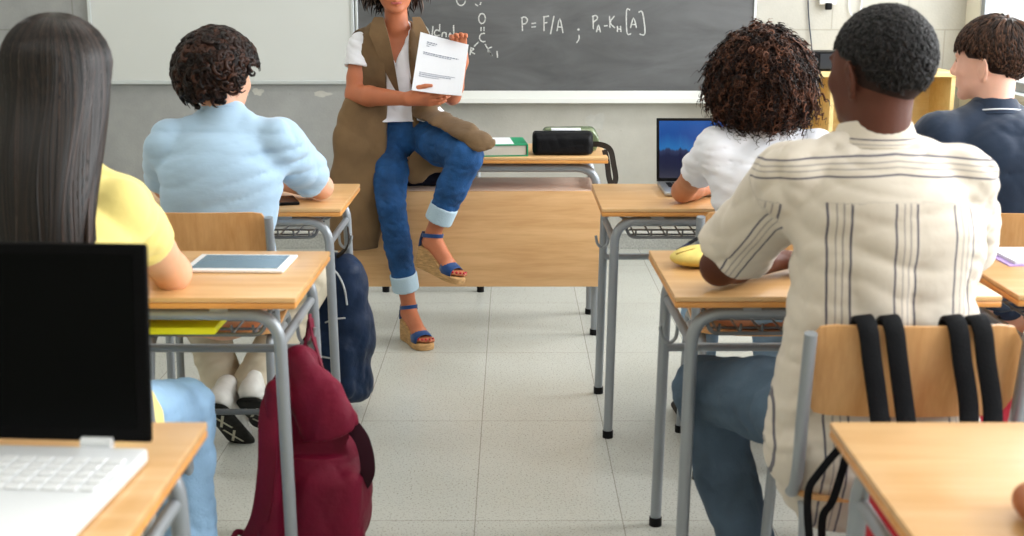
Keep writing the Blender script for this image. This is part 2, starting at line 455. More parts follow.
# right wall: sill, header and piers around three large windows
bm = bmesh.new()
box(bm, RX, RX+.07, BY, WY, 0, .92); box(bm, RX, RX+.07, BY, WY, 2.62, CZ)
WINS = [(4.55, 6.60), (2.55, 4.3), (.5, 2.3)]
ys = [BY]+[v for w in sorted(WINS) for v in w]+[WY]
for i in range(0, len(ys), 2): box(bm, RX, RX+.07, ys[i], ys[i+1], .92, 2.62)
struct('wall_right', bm, M_paint)
glass = bpy.data.materials.new('window_glass'); glass.use_nodes = True
N = glass.node_tree.nodes; L = glass.node_tree.links; N.remove(N['Principled BSDF'])
t = N.new('ShaderNodeBsdfTransparent'); g = N.new('ShaderNodeBsdfGlossy'); g.inputs['Roughness'].default_value = .02
fr = N.new('ShaderNodeMath'); fr.operation = 'MULTIPLY'; fr.inputs[1].default_value = .12; lw = N.new('ShaderNodeLayerWeight'); L.new(lw.outputs['Facing'], fr.inputs[0]); mx = N.new('ShaderNodeMixShader'); L.new(fr.outputs[0], mx.inputs[0]); L.new(t.outputs[0], mx.inputs[1]); L.new(g.outputs[0], mx.inputs[2]); L.new(mx.outputs[0], N['Material Output'].inputs[0])
for i, (y0, y1) in enumerate(WINS):
    bm = bmesh.new(); d = .05
    for a in ((y0, y0+d, .92, 2.62), (y1-d, y1, .92, 2.62), (y0+d, y1-d, .92, .92+d), (y0+d, y1-d, 2.62-d, 2.62), ((y0+y1)/2-.03, (y0+y1)/2+.03, .92+d, 2.62-d)):
        box(bm, RX+.005, RX+.045, *a, bev=.004)
    w = struct('window_%d' % (i+1), bm, M_steel)
    obj('pane', bbox_bm(RX+.02, RX+.026, y0+d, y1-d, .92+d, 2.62-d), glass, w)
    obj('sill', bbox_bm(RX-.06, RX+.003, y0-.03, y1+.03, .89, .925, bev=.005), M_alu, w)
struct('baseboard_front', bbox_bm(LX, RX, WY-.018, WY, 0, .085, bev=.002), mat('terrazzo_skirting', S(176,177,172), .5, noise=.25, nscale=120))
struct('baseboard_right', bbox_bm(RX-.018, RX, BY, WY-.02, 0, .085, bev=.002), MATS['terrazzo_skirting'])
struct('baseboard_left', bbox_bm(LX, LX+.018, BY, WY-.02, 0, .085, bev=.002), MATS['terrazzo_skirting'])
struct('trim_1', bbox_bm(LX, RX, WY-.026, WY, .085, .1, bev=.002), mat('skirting_cap', S(206,207,202), .5))
# strips of bare plaster where something was once fixed to the wall
bm = bmesh.new()
for px, py, w, h in ((596,122,.05,.05), (243,93,.035,.02), (258,92,.03,.02), (322,94,.05,.015)):
    c = P(px, py, WY); n = 14
    vs = [bm.verts.new((c.x+w*(1+.25*math.sin(3*a+px))*math.cos(a), WY-.0015, c.z+h*(1+.3*math.cos(4*a+py))*math.sin(a))) for a in [2*PI*k/n for k in range(n)]]
    bm.faces.new(vs)
struct('trim_2', bm, mat('filler_patch', S(190,189,182), .8, noise=.08, nscale=30))

struct('wall_back', bbox_bm(LX-.2, RX+.2, BY-.2, BY, 0, CZ), M_paint)
# ---- lamps in the ceiling (real fixtures)
lampm = mat('lamp_diffuser', (1,1,1), .5, emit=((1,.98,.95), 2.5))
k = 0
for x in (-2.4, -.3, 1.5):
    for y in (1.0, 3.3, 5.5):
        f = thing('ceiling_light', 'long white ceiling light fitting above the classroom', 'ceiling light', (x, y, CZ), 0, 'ceiling light fittings')
        bm = bmesh.new(); box(bm, -.65, .65, -.15, .15, -.06, 0, bev=.008); obj('housing', bm, M_alu, f)
        obj('diffuser', bbox_bm(-.62, .62, -.12, .12, -.066, -.0605), lampm, f)
        la = bpy.data.lights.new('ceiling_lamp', 'AREA'); la.shape = 'RECTANGLE'; la.size = 1.24; la.size_y = .24; la.energy = 7; la.color = (1,.97,.92)
        lo = bpy.data.objects.new('lamp', la); COL.objects.link(lo); lo.parent = f; lo.location = (0,0,-.075)

# ---- whiteboard
wb = thing('whiteboard', 'blank grey-white whiteboard with a thin aluminium frame, left of the blackboard', 'whiteboard', (-1.554, WY, 1.45))
obj('writing_surface', bbox_bm(-.685, .70, -.022, -.002, -.53, .75), mat('whiteboard_enamel', S(206,209,206), .32, noise=.02, nscale=2), wb)
bm = bmesh.new()
for a in ((-.70,.715,-.545,-.525), (-.70,.715,.745,.765), (-.70,-.682,-.525,.745), (.697,.715,-.525,.745)): box(bm, a[0], a[1], -.03, -.001, a[2], a[3], bev=.003)
obj('frame', bm, M_alu, wb)
# ---- blackboard
BX0, BX1 = P(357,60,WY).x, P(755,20,WY).x
bb = thing('blackboard', 'dark grey blackboard with chalk formulas behind the teacher', 'blackboard', ((BX0+BX1)/2, WY, 1.4)); bw = (BX1-BX0)/2
def board_mat():
    m = bpy.data.materials.new('slate_grey_board'); m.use_nodes = True; N = m.node_tree.nodes; L = m.node_tree.links; b = N['Principled BSDF']
    tc = N.new('ShaderNodeTexCoord'); mp = N.new('ShaderNodeMapping'); mp.inputs['Scale'].default_value = (.7,1,2.6); L.new(tc.outputs['Object'], mp.inputs[0])
    nz = N.new('ShaderNodeTexNoise'); nz.inputs['Scale'].default_value = 2.5; nz.inputs['Detail'].default_value = 9; nz.inputs['Roughness'].default_value = .6; nz.inputs['Distortion'].default_value = .8
    L.new(mp.outputs[0], nz.inputs[0]); cr = N.new('ShaderNodeValToRGB'); e = cr.color_ramp.elements
    e[0].position = .3; e[1].position = .8; e[0].color = (*S(78,79,80),1); e[1].color = (*S(108,109,111),1); L.new(nz.outputs['Fac'], cr.inputs[0])
    L.new(cr.outputs[0], b.inputs['Base Color']); b.inputs['Roughness'].default_value = .42; b.inputs['Specular IOR Level'].default_value = .4; return m
obj('writing_surface', bbox_bm(-bw+.012, bw-.012, -.022, -.002, -.53, .8), board_mat(), bb)
bm = bmesh.new()
for a in ((-bw,bw,.795,.815), (-bw,-bw+.014,-.56,.795), (bw-.014,bw,-.56,.795)): box(bm, a[0], a[1], -.03, -.001, max(a[2],-.53), a[3], bev=.003)
obj('frame', bm, M_alu, bb)
bm = bmesh.new(); box(bm, -bw, bw, -.028, -.001, -.58, -.53, bev=.003); box(bm, -bw, bw, -.075, -.001, -.592, -.58, bev=.003); box(bm, -bw, bw, -.078, -.07, -.592, -.565, bev=.002)
obj('chalk_tray', bm, mat('white_tray', S(232,234,230), .4, .1), bb)
# chalk handwriting: strokes in photo coordinates, laid on the board surface
ST = []; GROUPS = []
def stroke(*p): ST.append(p)
def ringst(cx, cy, rx, ry, a0=0, a1=6.6, n=14): ST.append([(cx+rx*math.cos(a0+(a1-a0)*i/n), cy+ry*math.sin(a0+(a1-a0)*i/n)) for i in range(n+1)])
ringst(461,-1,4.6,6.5); ringst(482,18.5,3.3,5); stroke((481,27),(481,31)); stroke((484,27),(484,31))
ringst(483.5,37.5,4,4.2,-1.2,-5.2); stroke((478.5,42),(474,46.5)); stroke((471,47),(470,55)); stroke((471,48),(474,49),(471,51.5),(475,54)); stroke((485,44),(492,56)); stroke((492,47),(488.5,48.5),(488,52)); stroke((488.5,51),(492.5,56)); stroke((497,51),(497.5,57.5))
GROUPS.append(('chalk_structure_formula', list(ST))); ST.clear()
stroke((422,36),(426,27),(430,36)); stroke((423.5,33),(429,33)); stroke((432,36),(433,26)); ringst(437,33,2.6,3); stroke((439.7,24),(439.5,36)); stroke((442,37),(442.5,33),(446,33),(446,37)); stroke((449,37),(450,33),(452,37)); stroke((453.5,25),(454,36)); stroke((430,44),(434,44))
GROUPS.append(('chalk_word', list(ST))); ST.clear()
stroke((522,18),(522.5,31)); stroke((521,18),(525,17),(527.5,20),(525.5,23.5),(522,24)); stroke((531.5,23.5),(536,23)); stroke((531.5,27),(536,26.7))
stroke((544,17),(544,31)); stroke((543,17),(549,16)); stroke((543.5,23),(547.5,22.5)); stroke((554,16),(550.5,34)); stroke((557,31),(559.8,18.5),(563,33)); stroke((557.5,27),(562,27))
ringst(578.5,29.5,.6,.6); stroke((579,35),(579,39),(576.5,43))
stroke((593,16),(593.3,29)); stroke((592,16.5),(596,15.5),(597.5,18.5),(593.5,22)); stroke((596.5,32),(598.5,25),(600.5,32.5)); stroke((597,29.5),(600,29.5))
stroke((604,26),(607.5,25.6)); stroke((609.5,16),(610,28)); stroke((614.5,16),(610.2,22.5),(615,28)); stroke((617.5,26),(617.5,32)); stroke((620.5,26),(621,32)); stroke((617.5,29),(621,29))
stroke((630,10),(626.5,10.5),(627,33),(631,33.5)); stroke((630.5,28),(633.5,18),(636.5,28)); stroke((631.5,24.5),(635.5,24.5)); stroke((638.5,12.5),(642.5,12.5),(645,33.5),(639.5,34))
stroke((475,4),(478,6)); stroke((481,2),(480,5))
GROUPS.append(('chalk_equation', list(ST)))
for nm, st_ in GROUPS:
    bm = bmesh.new()
    for q in st_:
        pts = [P(x, y, WY-.0225) for x, y in q]
        pts = smooth_pts(pts, 3) if len(pts) > 2 else pts
        sweep(bm, [p-V(bb.location) for p in pts], rectp(.0062, .0016), up=(0,-1,0))
    obj(nm, bm, mat('chalk', S(205,207,204), .9, noise=.35, nscale=160), bb)
# faint eraser smears are in the board's own colour

# ---- socket with a plug and cable on the right
so = thing('wall_socket', 'white wall socket with a black plug at the top right of the block wall', 'socket', P(827,-3,WY))
obj('faceplate', bbox_bm(-.045,.045,-.03,0,-.04,.045, bev=.006), mat('white_plastic', S(236,236,232), .35), so)
bm = bmesh.new(); box(bm, -.017,.017,-.06,-.03,-.066,-.03, bev=.006); obj('plug', bm, M_blackp, so)
pc = P(827,-3,WY)
def wire(name, label, pts, r, m, cat='cable'):
    bm = bmesh.new(); tube(bm, smooth_pts(pts, 8), r, 8); o = auto_smooth(obj(name, bm, m)); return tag(o, label, cat)
wire('cable', 'thin dark blue-grey cable hanging down the wall to the black box', [P(807,-40,WY-.01), P(808,0,WY-.01), P(809,20,WY-.01), P(811,40,WY-.015), P(812.5,56,WY-.06)], .0035, mat('dark_cable', S(60,66,78), .5))
wire('cable', 'white cable loop on the block wall right of the socket', [P(850,-25,WY-.008), P(849,0,WY-.008), P(850,12,WY-.012), P(856,18,WY-.02), P(861,8,WY-.012), P(863,-20,WY-.008)], .003, M_white)
# ---- low shelf unit
M_yel = wood_mat('pale_yellow_wood', S(222,190,122), S(236,208,146), .5, 'X', 1)
SY0, SY1 = 6.42, 6.76
x0, x1 = P(770,120,SY0).x, P(955,90,SY0).x; zt = P(880,72,SY0).z
sh = thing('bookcase', 'low pale yellow wooden bookcase against the block wall on the right', 'bookcase', ((x0+x1)/2, (SY0+SY1)/2, 0)); hw = (x1-x0)/2; dd = (SY1-SY0)/2
obj('top', bbox_bm(-hw-.012, hw+.012, -dd-.008, dd, zt-.026, zt, bev=.003), M_yel, sh)
for xx in (-hw, hw-.022, -hw/3-.011, hw/3-.011): obj('upright', bbox_bm(xx, xx+.022, -dd, dd, 0, zt-.026, bev=.002), M_yel, sh)
obj('back_panel', bbox_bm(-hw+.022, hw-.022, dd-.02, dd-.008, .02, zt-.026), M_yel, sh)
for z in (.06, zt*.5): obj('shelf', bbox_bm(-hw+.022, hw-.022, -dd+.01, dd-.022, z, z+.02, bev=.002), M_yel, sh)
pb = P(822,68,6.5)
dv = thing('desktop_speaker', 'small black box speaker standing on the yellow bookcase', 'speaker', (pb.x-.01, 6.55, zt))
obj('cabinet', bbox_bm(-.06,.10,-.07,.1,0,.10, bev=.008), M_blackp, dv)
obj('front_panel', bbox_bm(-.01,.095,-.078,-.0705,.012,.088, bev=.003), mat('dark_grey_mesh', S(46,48,52), .6), dv)
bm = bmesh.new(); sweep(bm, [(-.036,-.071,.05),(-.036,-.082,.05)], circ(.018,16)); obj('dial', bm, mat('grey_dial', S(70,72,76), .4), dv)

# ================================================================== FURNITURE
DW, DD, DH = .72, .50, .75
M_basket = mat('grey_basket_wire', S(120,124,128), .4, .4)
def make_desk(w=DW, d=DD, label='', group='pupil desks'):
    t = thing('school_desk', label, 'desk', (0,0,0), 0, group)
    top = auto_smooth(obj('tabletop', bbox_bm(-w/2, w/2, -d/2, d/2, DH-.012, DH, bev=.003), M_top, t))
    bm = bmesh.new(); box(bm, -w/2, w/2, -d/2, d/2, DH-.026, DH-.0121, bev=.004); auto_smooth(obj('edge_band', bm, M_edge, top))
    lx, ly, zt = w/2-.045, d/2-.035, DH-.045
    for sy in (-1, 1):
        for sx in (-1, 1):
            g = tube_obj('leg', arc_pts([(sx*(lx-.16), sy*ly, zt), (sx*lx, sy*ly, zt), (sx*(lx+.012), sy*(ly+.01), .02)], .075, 8), .0145, M_steel, t, 14)
            bm = bmesh.new(); sweep(bm, [(sx*(lx+.012), sy*(ly+.01), 0), (sx*(lx+.012), sy*(ly+.01), .024)], circ(.017, 14)); auto_smooth(obj('rubber_foot', bm, M_rubber, g))
    bm = bmesh.new()
    for sy in (-1, 1): tube(bm, [(-lx+.15, sy*ly, zt), (lx-.15, sy*ly, zt)], .0143)
    for sx in (-1, 1): tube(bm, [(sx*(lx-.002), -ly, zt-.075), (sx*(lx-.002), ly, zt-.075)], .011)
    tube(bm, [(-lx, ly, .50), (lx, ly, .50)], .0115)
    for sx in (-1, 1):
        for y in (-ly, ly): box(bm, sx*(lx-.13)-.02, sx*(lx-.13)+.02, y-.012, y+.012, zt, DH-.0265)
    auto_smooth(obj('frame_bars', bm, M_steel, t))
    bm = bmesh.new(); zb = zt-.062
    for y in (-ly+.05, ly-.05): tube(bm, arc_pts([(-lx+.03, y, zt-.004), (-lx+.05, y, zb), (lx-.05, y, zb), (lx-.03, y, zt-.004)], .02, 4), .005, 8)
    for k in range(11):
        x = -lx+.07+(2*lx-.14)*k/10; tube(bm, arc_pts([(x, -ly+.05, zb+.022), (x, -ly+.055, zb), (x, ly-.05, zb), (x, ly-.045, zb+.03)], .01, 3), .003, 6)
    for y in np.linspace(-ly+.1, ly-.1, 4): tube(bm, [(-lx+.06, y, zb), (lx-.06, y, zb)], .003, 6)
    auto_smooth(obj('wire_basket', bm, M_basket, t))
    for sx in (-1, 1):
        tube_obj('bag_hook', smooth_pts([(sx*(lx+.004), -.02, zt-.08), (sx*(lx+.008), -.02, zt-.112), (sx*(lx+.024), -.02, zt-.125), (sx*(lx+.040), -.02, zt-.112), (sx*(lx+.046), -.02, zt-.085)], 5), .0045, M_steel, t, 8)
    return t
# (x centre, y centre, turn, label)
DESKS = [
 (.635, 4.03, 0, 'pupil desk holding the laptop with the mountain wallpaper, front row beside the teacher'),
 (-.885, 4.03, 0, 'pupil desk in front of the person in the light blue t-shirt'),
 (-.83, 2.90, -.01, 'pupil desk with the white tablet lying on it'),
 (.715, 2.91, .01, 'pupil desk with the yellow pencil case on it'),
 (1.475, 2.92, 0, 'pupil desk at the right edge with the purple-edged notebook on it'),
 (1.40, 4.03, 0, 'pupil desk in front of the person in the navy polo shirt'),
 (-.835, 1.60, 0, 'nearest pupil desk on the left carrying the open white laptop'),
 (.855, 1.60, 0, 'nearest pupil desk on the right, bare wooden top cropped by the frame'),
]
desk0 = make_desk(label=DESKS[0][3])
desk0.location = (DESKS[0][0], DESKS[0][1], 0); DK = [desk0]
for x, y, r, l in DESKS[1:]: DK.append(dup(desk0, (x, y, 0), r, l, 'pupil desks'))

def make_chair(label):
    """origin on the floor, sitter looks towards +y"""
    t = thing('school_chair', label, 'chair', (0,0,0), 0, 'pupil chairs')
    def curved(z0, z1, y0, y1, hw, cv, name, th, rake):
        bm = bmesh.new(); nx, nz = 16, 8; cr = .045
        rings = []
        for i in range(nx+1):
            u = -1+2*i/nx; x = u*hw
            e = max(0, abs(x)-(hw-cr))/cr; ins = cr*(1-math.sqrt(max(0, 1-e*e)))
            a0, a1 = z0+ins, z1-ins
            col_ = []
            for s_ in (0, 1):
                for k in range(nz+1):
                    q = k/nz if s_ == 0 else 1-k/nz; z = a0+(a1-a0)*q
                    yy = y0+(y1-y0)*((z-z0)/(z1-z0))-cv*(1-u*u)+(th if s_ else 0)
                    col_.append((x, yy, z))
            rings.append(col_)
        loft(bm, rings); return auto_smooth(obj(name, bm, M_ply, t), 40)
    curved(.615, .80, -.175, -.205, .205, .022, 'backrest', .011, 0)
    # seat: waterfall front
    bm = bmesh.new(); rings = []
    for i in range(13):
        v = i/12; y = -.17+.37*v; hw = .19-.012*v; z = .445-.012*math.sin(PI*v)-(.03*((v-.8)/.2)**2 if v > .8 else 0)
        e = max(0, abs(v-.5)-.4)/.1; hw -= .03*(1-math.sqrt(max(0, 1-e*e)))
        rings.append([(-hw, y, z), (-hw*.5, y, z-.006), (0, y, z-.008), (hw*.5, y, z-.006), (hw, y, z), (hw, y, z-.011), (hw*.5, y, z-.017), (0, y, z-.019), (-hw*.5, y, z-.017), (-hw, y, z-.011)])
    loft(bm, rings); auto_smooth(obj('seat', bm, M_ply, t), 50)
    bm = bmesh.new()
    for sx in (-1, 1):
        x = sx*.172
        f = tube_obj('leg', arc_pts([(x, 0, .418), (x, .165, .418), (sx*.185, .20, .02)], .05, 7), .0125, M_steel, t)
        b = bmesh.new(); sweep(b, [(sx*.185, .20, 0), (sx*.185, .20, .024)], circ(.015, 12)); auto_smooth(obj('rubber_foot', b, M_rubber, f))
        f = tube_obj('leg', arc_pts([(x, 0, .418), (x, -.13, .418), (sx*.185, -.20, .02)], .05, 7), .0125, M_steel, t)
        b = bmesh.new(); sweep(b, [(sx*.185, -.20, 0), (sx*.185, -.20, .024)], circ(.015, 12)); auto_smooth(obj('rubber_foot', b, M_rubber, f))
        tube_obj('back_post', smooth_pts([(sx*.187, .02, .412), (sx*.194, -.10, .425), (sx*.200, -.165, .49), (sx*.203, -.195, .62), (sx*.203, -.225, .788)], 6), .0125, M_steel, t)
    bm.free()
    for y, z, h in ((-.168, .2, .178), (.02, .416, .17), (-.08, .416, .17)): tube_obj('crossbar', [(-h, y, z), (h, y, z)], .009, M_steel_d, t)
    return t
CH_ = [
 (.755, 2.45, 0, 'wooden chair under the person in the striped shirt with black straps over its back'),
 (-.88, 3.645, 0, 'wooden chair under the person in the light blue t-shirt'),
 (.73, 3.655, 0, 'wooden chair under the person in the white t-shirt'),
 (1.48, 3.63, 0, 'wooden chair under the person in the navy polo shirt'),
 (-.90, 2.47, 0, 'wooden chair under the person in the yellow top'),
]
chair0 = make_chair(CH_[0][3]); chair0.location = (CH_[0][0], CH_[0][1], 0)
for x, y, r, l in CH_[1:]: dup(chair0, (x, y, 0), r, l)

# ---- teacher's desk: open table with a wooden front panel
td = thing('teacher_desk', "long wooden teacher's desk with a front panel at the front of the class", 'desk', (-.16, 5.20, 0)); TW, TD = 1.09, .46
tp = auto_smooth(obj('tabletop', bbox_bm(-TW/2, TW/2, -TD/2, TD/2, .738, .75, bev=.003), M_top, td))
auto_smooth(obj('edge_band', bbox_bm(-TW/2, TW/2, -TD/2, TD/2, .724, .7379, bev=.004), M_edge, tp))
for sx in (-1, 1):
    for sy in (-1, 1):
        lx, ly = TW/2-.04, TD/2-.06
        g = tube_obj('leg', arc_pts([(sx*(lx-.2), sy*ly, .70), (sx*lx, sy*ly, .70), (sx*lx, sy*ly, .02)], .09, 8), .018, M_steel, td, 14)
        b = bmesh.new(); sweep(b, [(sx*lx, sy*ly, 0), (sx*lx, sy*ly, .024)], circ(.021, 14)); auto_smooth(obj('rubber_foot', b, M_rubber, g))
bm = bmesh.new()
for sy in (-1, 1): tube(bm, [(-TW/2+.22, sy*(TD/2-.06), .70), (TW/2-.22, sy*(TD/2-.06), .70)], .0178)
for sx in (-1, 1): tube(bm, [(sx*(TW/2-.04), -TD/2+.06, .64), (sx*(TW/2-.04), TD/2-.06, .64)], .014)
auto_smooth(obj('frame_bars', bm, M_steel, td))
auto_smooth(obj('front_panel', bbox_bm(-TW/2-.005, TW/2-.01, -TD/2+.012, -TD/2+.03, .215, .61, bev=.003), M_panel, td))

M_pale = wood_mat('pale_pink_beech', S(206,178,160), S(218,194,178), .4, 'X', 1.4)
auto_smooth(obj('shelf', bbox_bm(-TW/2+.06, TW/2-.02, -TD/2+.035, TD/2-.07, .596, .612, bev=.003), M_pale, td))
nc = thing('office_chair', "dark navy padded chair with grey feet behind the teacher's desk", 'chair', (-.375, 5.97, 0))
M_navyf = mat('navy_upholstery', S(22,30,52), .85, noise=.2, nscale=60)
fd = Field((-.24,-.3,.38), (.24,.3,1.0), .01)
fd.rbox((0,.0,.44), (.21,.2,.035), rad=.03, k=0); fd.mesh('seat', M_navyf, nc)
fd = Field((-.24,-.3,.38), (.24,.3,1.0), .01)
fd.rbox((0,.21,.62), (.2,.028,.10), rad=.027, k=0); fd.mesh('backrest', M_navyf, nc)
for sx in (-1, 1):
    g = tube_obj('leg', arc_pts([(sx*.21,-.16,.40),(sx*.225,-.19,.02)], .02), .013, M_steel, nc)
    b = bmesh.new(); sweep(b, [(sx*.225,-.19,0),(sx*.225,-.19,.03)], circ(.017,12)); auto_smooth(obj('rubber_foot', b, M_rubber, g))
    g = tube_obj('leg', arc_pts([(sx*.2,.235,.66),(sx*.21,.2,.42),(sx*.225,.22,.02)], .05), .013, M_steel, nc)
    b = bmesh.new(); sweep(b, [(sx*.225,.22,0),(sx*.225,.22,.03)], circ(.017,12)); auto_smooth(obj('rubber_foot', b, M_rubber, g))
tube_obj('crossbar', [(-.222,-.18,.06),(.222,-.18,.06)], .014, M_steel, nc)
for s_ in (-1,1): tube_obj('seat_rail', [(s_*.2,-.15,.395),(s_*.2,.2,.395)], .012, M_steel, nc)


# ================================================================== THINGS ON AND AROUND THE DESKS
def rz(a): return Matrix.Rotation(a, 4, 'Z')
# ---- near white laptop, screen facing the camera
lp = thing('laptop', 'open white laptop with a black screen on the nearest left desk', 'laptop', (-.728, 1.55, .75), -.07)
M_lapw = mat('white_laptop_plastic', S(228,231,234), .35, .05); M_key = mat('white_keys', S(238,240,242), .4)
LWd, LDp = .41, .30
auto_smooth(obj('base', bbox_bm(-LWd/2, LWd/2, -.18, .135, .004, .026, bev=.006), M_lapw, lp))
kb = thing_kb = None
bm = bmesh.new()
for r in range(5):
    for c in range(15):
        if r == 4 and 4 <= c <= 8: continue
        x = -.182+c*.0252; y = .085-r*.0235; box(bm, x, x+.0215, y-.0195, y, .0262, .029, bev=.0015, seg=1)
box(bm, -.182+4*.0252, -.182+9*.0252-.0037, .085-4*.0235-.0195, .085-4*.0235, .0262, .029, bev=.0015, seg=1)
auto_smooth(obj('keyboard', bm, M_key, lp))
obj('touchpad', bbox_bm(-.05,.05,-.115,-.048,.0262,.0272, bev=.0004), mat('touchpad_grey', S(205,208,212), .4), lp)
mt = Matrix.Translation((0,.14,.03)) @ Matrix.Rotation(math.radians(-6), 4, 'X')
lid = auto_smooth(obj('lid', bbox_bm(-LWd/2-.002, LWd/2+.002, 0, .011, 0, .284, bev=.005, seg=3, mtx=mt), mat('matte_black_lid', S(8,8,9), .5, spec=.3), lp))
obj('screen', bbox_bm(-LWd/2+.018, LWd/2-.018, -.0012, 0.001, .02, .268, mtx=mt), mat('dark_glossy_screen', S(5,6,6), .15, spec=.25), lid)
for x in (-.13,.13):
    bm = bmesh.new(); sweep(bm, [(x-.022,.137,.03),(x+.022,.137,.03)], circ(.0085,12)); auto_smooth(obj('hinge', bm, M_lapw, lp))
# ---- silver laptop with a mountain picture
p = P(657,183,4.2)
l2 = thing('laptop', 'silver laptop showing a blue mountain picture, in front of the person in white', 'laptop', (.66, 4.12, .75))
M_silver = mat('silver_aluminium', S(190,193,198), .3, .8)
auto_smooth(obj('base', bbox_bm(-.165,.165,-.12,.115,.003,.016, bev=.004), M_silver, l2))
bm = bmesh.new()
for r in range(5):
    for c in range(13):
        x = -.14+c*.0216; y = .075-r*.02; box(bm, x, x+.018, y-.016, y, .0161, .018)
obj('keyboard', bm, M_blackp, l2)
obj('touchpad', bbox_bm(-.05,.05,-.105,-.035,.0161,.017), mat('touchpad_silver', S(170,173,178), .3, .6), l2)
mt = Matrix.Translation((0,.118,.014)) @ Matrix.Rotation(math.radians(-14), 4, 'X')
lid = auto_smooth(obj('lid', bbox_bm(-.165,.165,0,.006,0,.218, bev=.0025, mtx=mt), M_blackp, l2))
def mountain_mat():
    m = bpy.data.materials.new('mountain_wallpaper'); m.use_nodes = True; N = m.node_tree.nodes; L = m.node_tree.links; b = N['Principled BSDF']
    tc = N.new('ShaderNodeTexCoord'); sx = N.new('ShaderNodeSeparateXYZ'); L.new(tc.outputs['Object'], sx.inputs[0])
    nz = N.new('ShaderNodeTexNoise'); nz.noise_dimensions = '1D'; nz.inputs['Scale'].default_value = 14; nz.inputs['Detail'].default_value = 5; L.new(sx.outputs['X'], nz.inputs['W'])
    a = N.new('ShaderNodeMath'); a.operation = 'MULTIPLY_ADD'; a.inputs[1].default_value = -.13; L.new(nz.outputs['Fac'], a.inputs[0]); L.new(sx.outputs['Z'], a.inputs[2])
    mr = N.new('ShaderNodeMapRange'); mr.inputs[1].default_value = -.05; mr.inputs[2].default_value = .16; L.new(a.outputs[0], mr.inputs[0])
    cr = N.new('ShaderNodeValToRGB'); cr.color_ramp.interpolation = 'LINEAR'; e = cr.color_ramp.elements
    e[0].position = 0; e[0].color = (.004,.006,.02,1); e[1].position = 1; e[1].color = (.01,.13,.5,1)
    for q, c in ((.4,(.006,.012,.05,1)), (.49,(.03,.05,.12,1)), (.52,(.02,.22,.6,1)), (.75,(.008,.1,.42,1))): x = e.new(q); x.color = c
    L.new(mr.outputs[0], cr.inputs[0]); L.new(cr.outputs[0], b.inputs['Emission Color']); b.inputs['Emission Strength'].default_value = .8; b.inputs['Base Color'].default_value = (.01,.01,.02,1); b.inputs['Roughness'].default_value = .15
    return m
obj('screen', bbox_bm(-.156,.156,-.001,.001,.012,.208, mtx=mt), mountain_mat(), lid)
# ---- white tablet
tb = thing('tablet', 'white-framed tablet lying flat on the second-row left desk', 'tablet', (-.66, 2.985, .75), -.03)
auto_smooth(obj('body', bbox_bm(-.122,.122,-.098,.082,.0005,.009, bev=.004, seg=3), mat('white_tablet_body', S(238,240,242), .3), tb))
obj('screen', bbox_bm(-.104,.104,-.082,.066,.009,.0096), mat('grey_blue_tablet_screen', S(96,116,128), .1, spec=.7), tb)
# ---- yellow folder in the wire basket
fo = tag(auto_smooth(obj('folder', bbox_bm(-.98,-.665,2.70,2.95,.652,.668, bev=.002), mat('lemon_yellow_card', S(236,232,20), .5))), 'bright yellow folder in the wire basket under the tablet desk', 'folder')
# ---- purple-edged notebook
nb = thing('notebook', 'open white notebook with purple edges on the right-hand desk', 'notebook', (1.335, 3.06, .75), .02)
M_purp = mat('purple_cover', S(178,150,208), .5)
obj('cover', bbox_bm(-.13,.16,-.095,.09,0,.003), M_purp, nb)
bm = bmesh.new(); box(bm, -.112,.155,-.085,.085,.003,.011,bev=.001); obj('pages', bm, M_white, nb)
# ---- pencil case: soft yellow pouch
fd = Field((.36,2.80,.74), (.66,3.12,.82), .004)
a, b = P(690,262,2.90), P(718,249,3.05)
fd.ell((.445,2.965,.772), (.062,.052,.021), k=.02); fd.ell((.49,3.0,.772), (.07,.05,.021), k=.03); fd.cut((0,0,.7515), (0,0,-1)); fd.wrinkle(.0015, 60, seed=3)
pcs = tag(fd.mesh('pencil_case', mat('yellow_fabric', S(226,202,110), .6, noise=.12, nscale=30, bump=.1, bscale=80)), 'soft yellow pencil case on the desk of the person in the striped shirt', 'pencil case')
tube_obj('zip', [(.395,2.945,.785),(.435,2.955,.794),(.485,2.985,.795),(.53,3.01,.788)], .002, mat('gold_zip', S(150,120,50), .4, .6), pcs, 6)
# ---- pen lying beside the pencil case
pen = thing('pen', 'dark blue pen lying at the far edge of the pencil case desk', 'pen', (.452, 3.13, .7635))
tube_obj('barrel', [(-.03,-.004,-.008),(.02,.02,.016)], .004, mat('navy_pen', S(20,30,60), .3), pen, 10)
tube_obj('cap', [(.002,.0113,.0073),(.024,.022,.018)], .005, M_blackp, pen, 10)
# ---- dark phone by the elbow of the blue t-shirt
ph = thing('phone', 'black phone lying by the hand of the person in the light blue t-shirt', 'phone', (-.715, 3.9, .75), .3)
auto_smooth(obj('case', bbox_bm(-.035,.035,-.07,.07,0,.009, bev=.003), M_blackp, ph)); obj('screen', bbox_bm(-.031,.031,-.064,.064,.009,.0096), MATS['dark_glossy_screen'], ph)

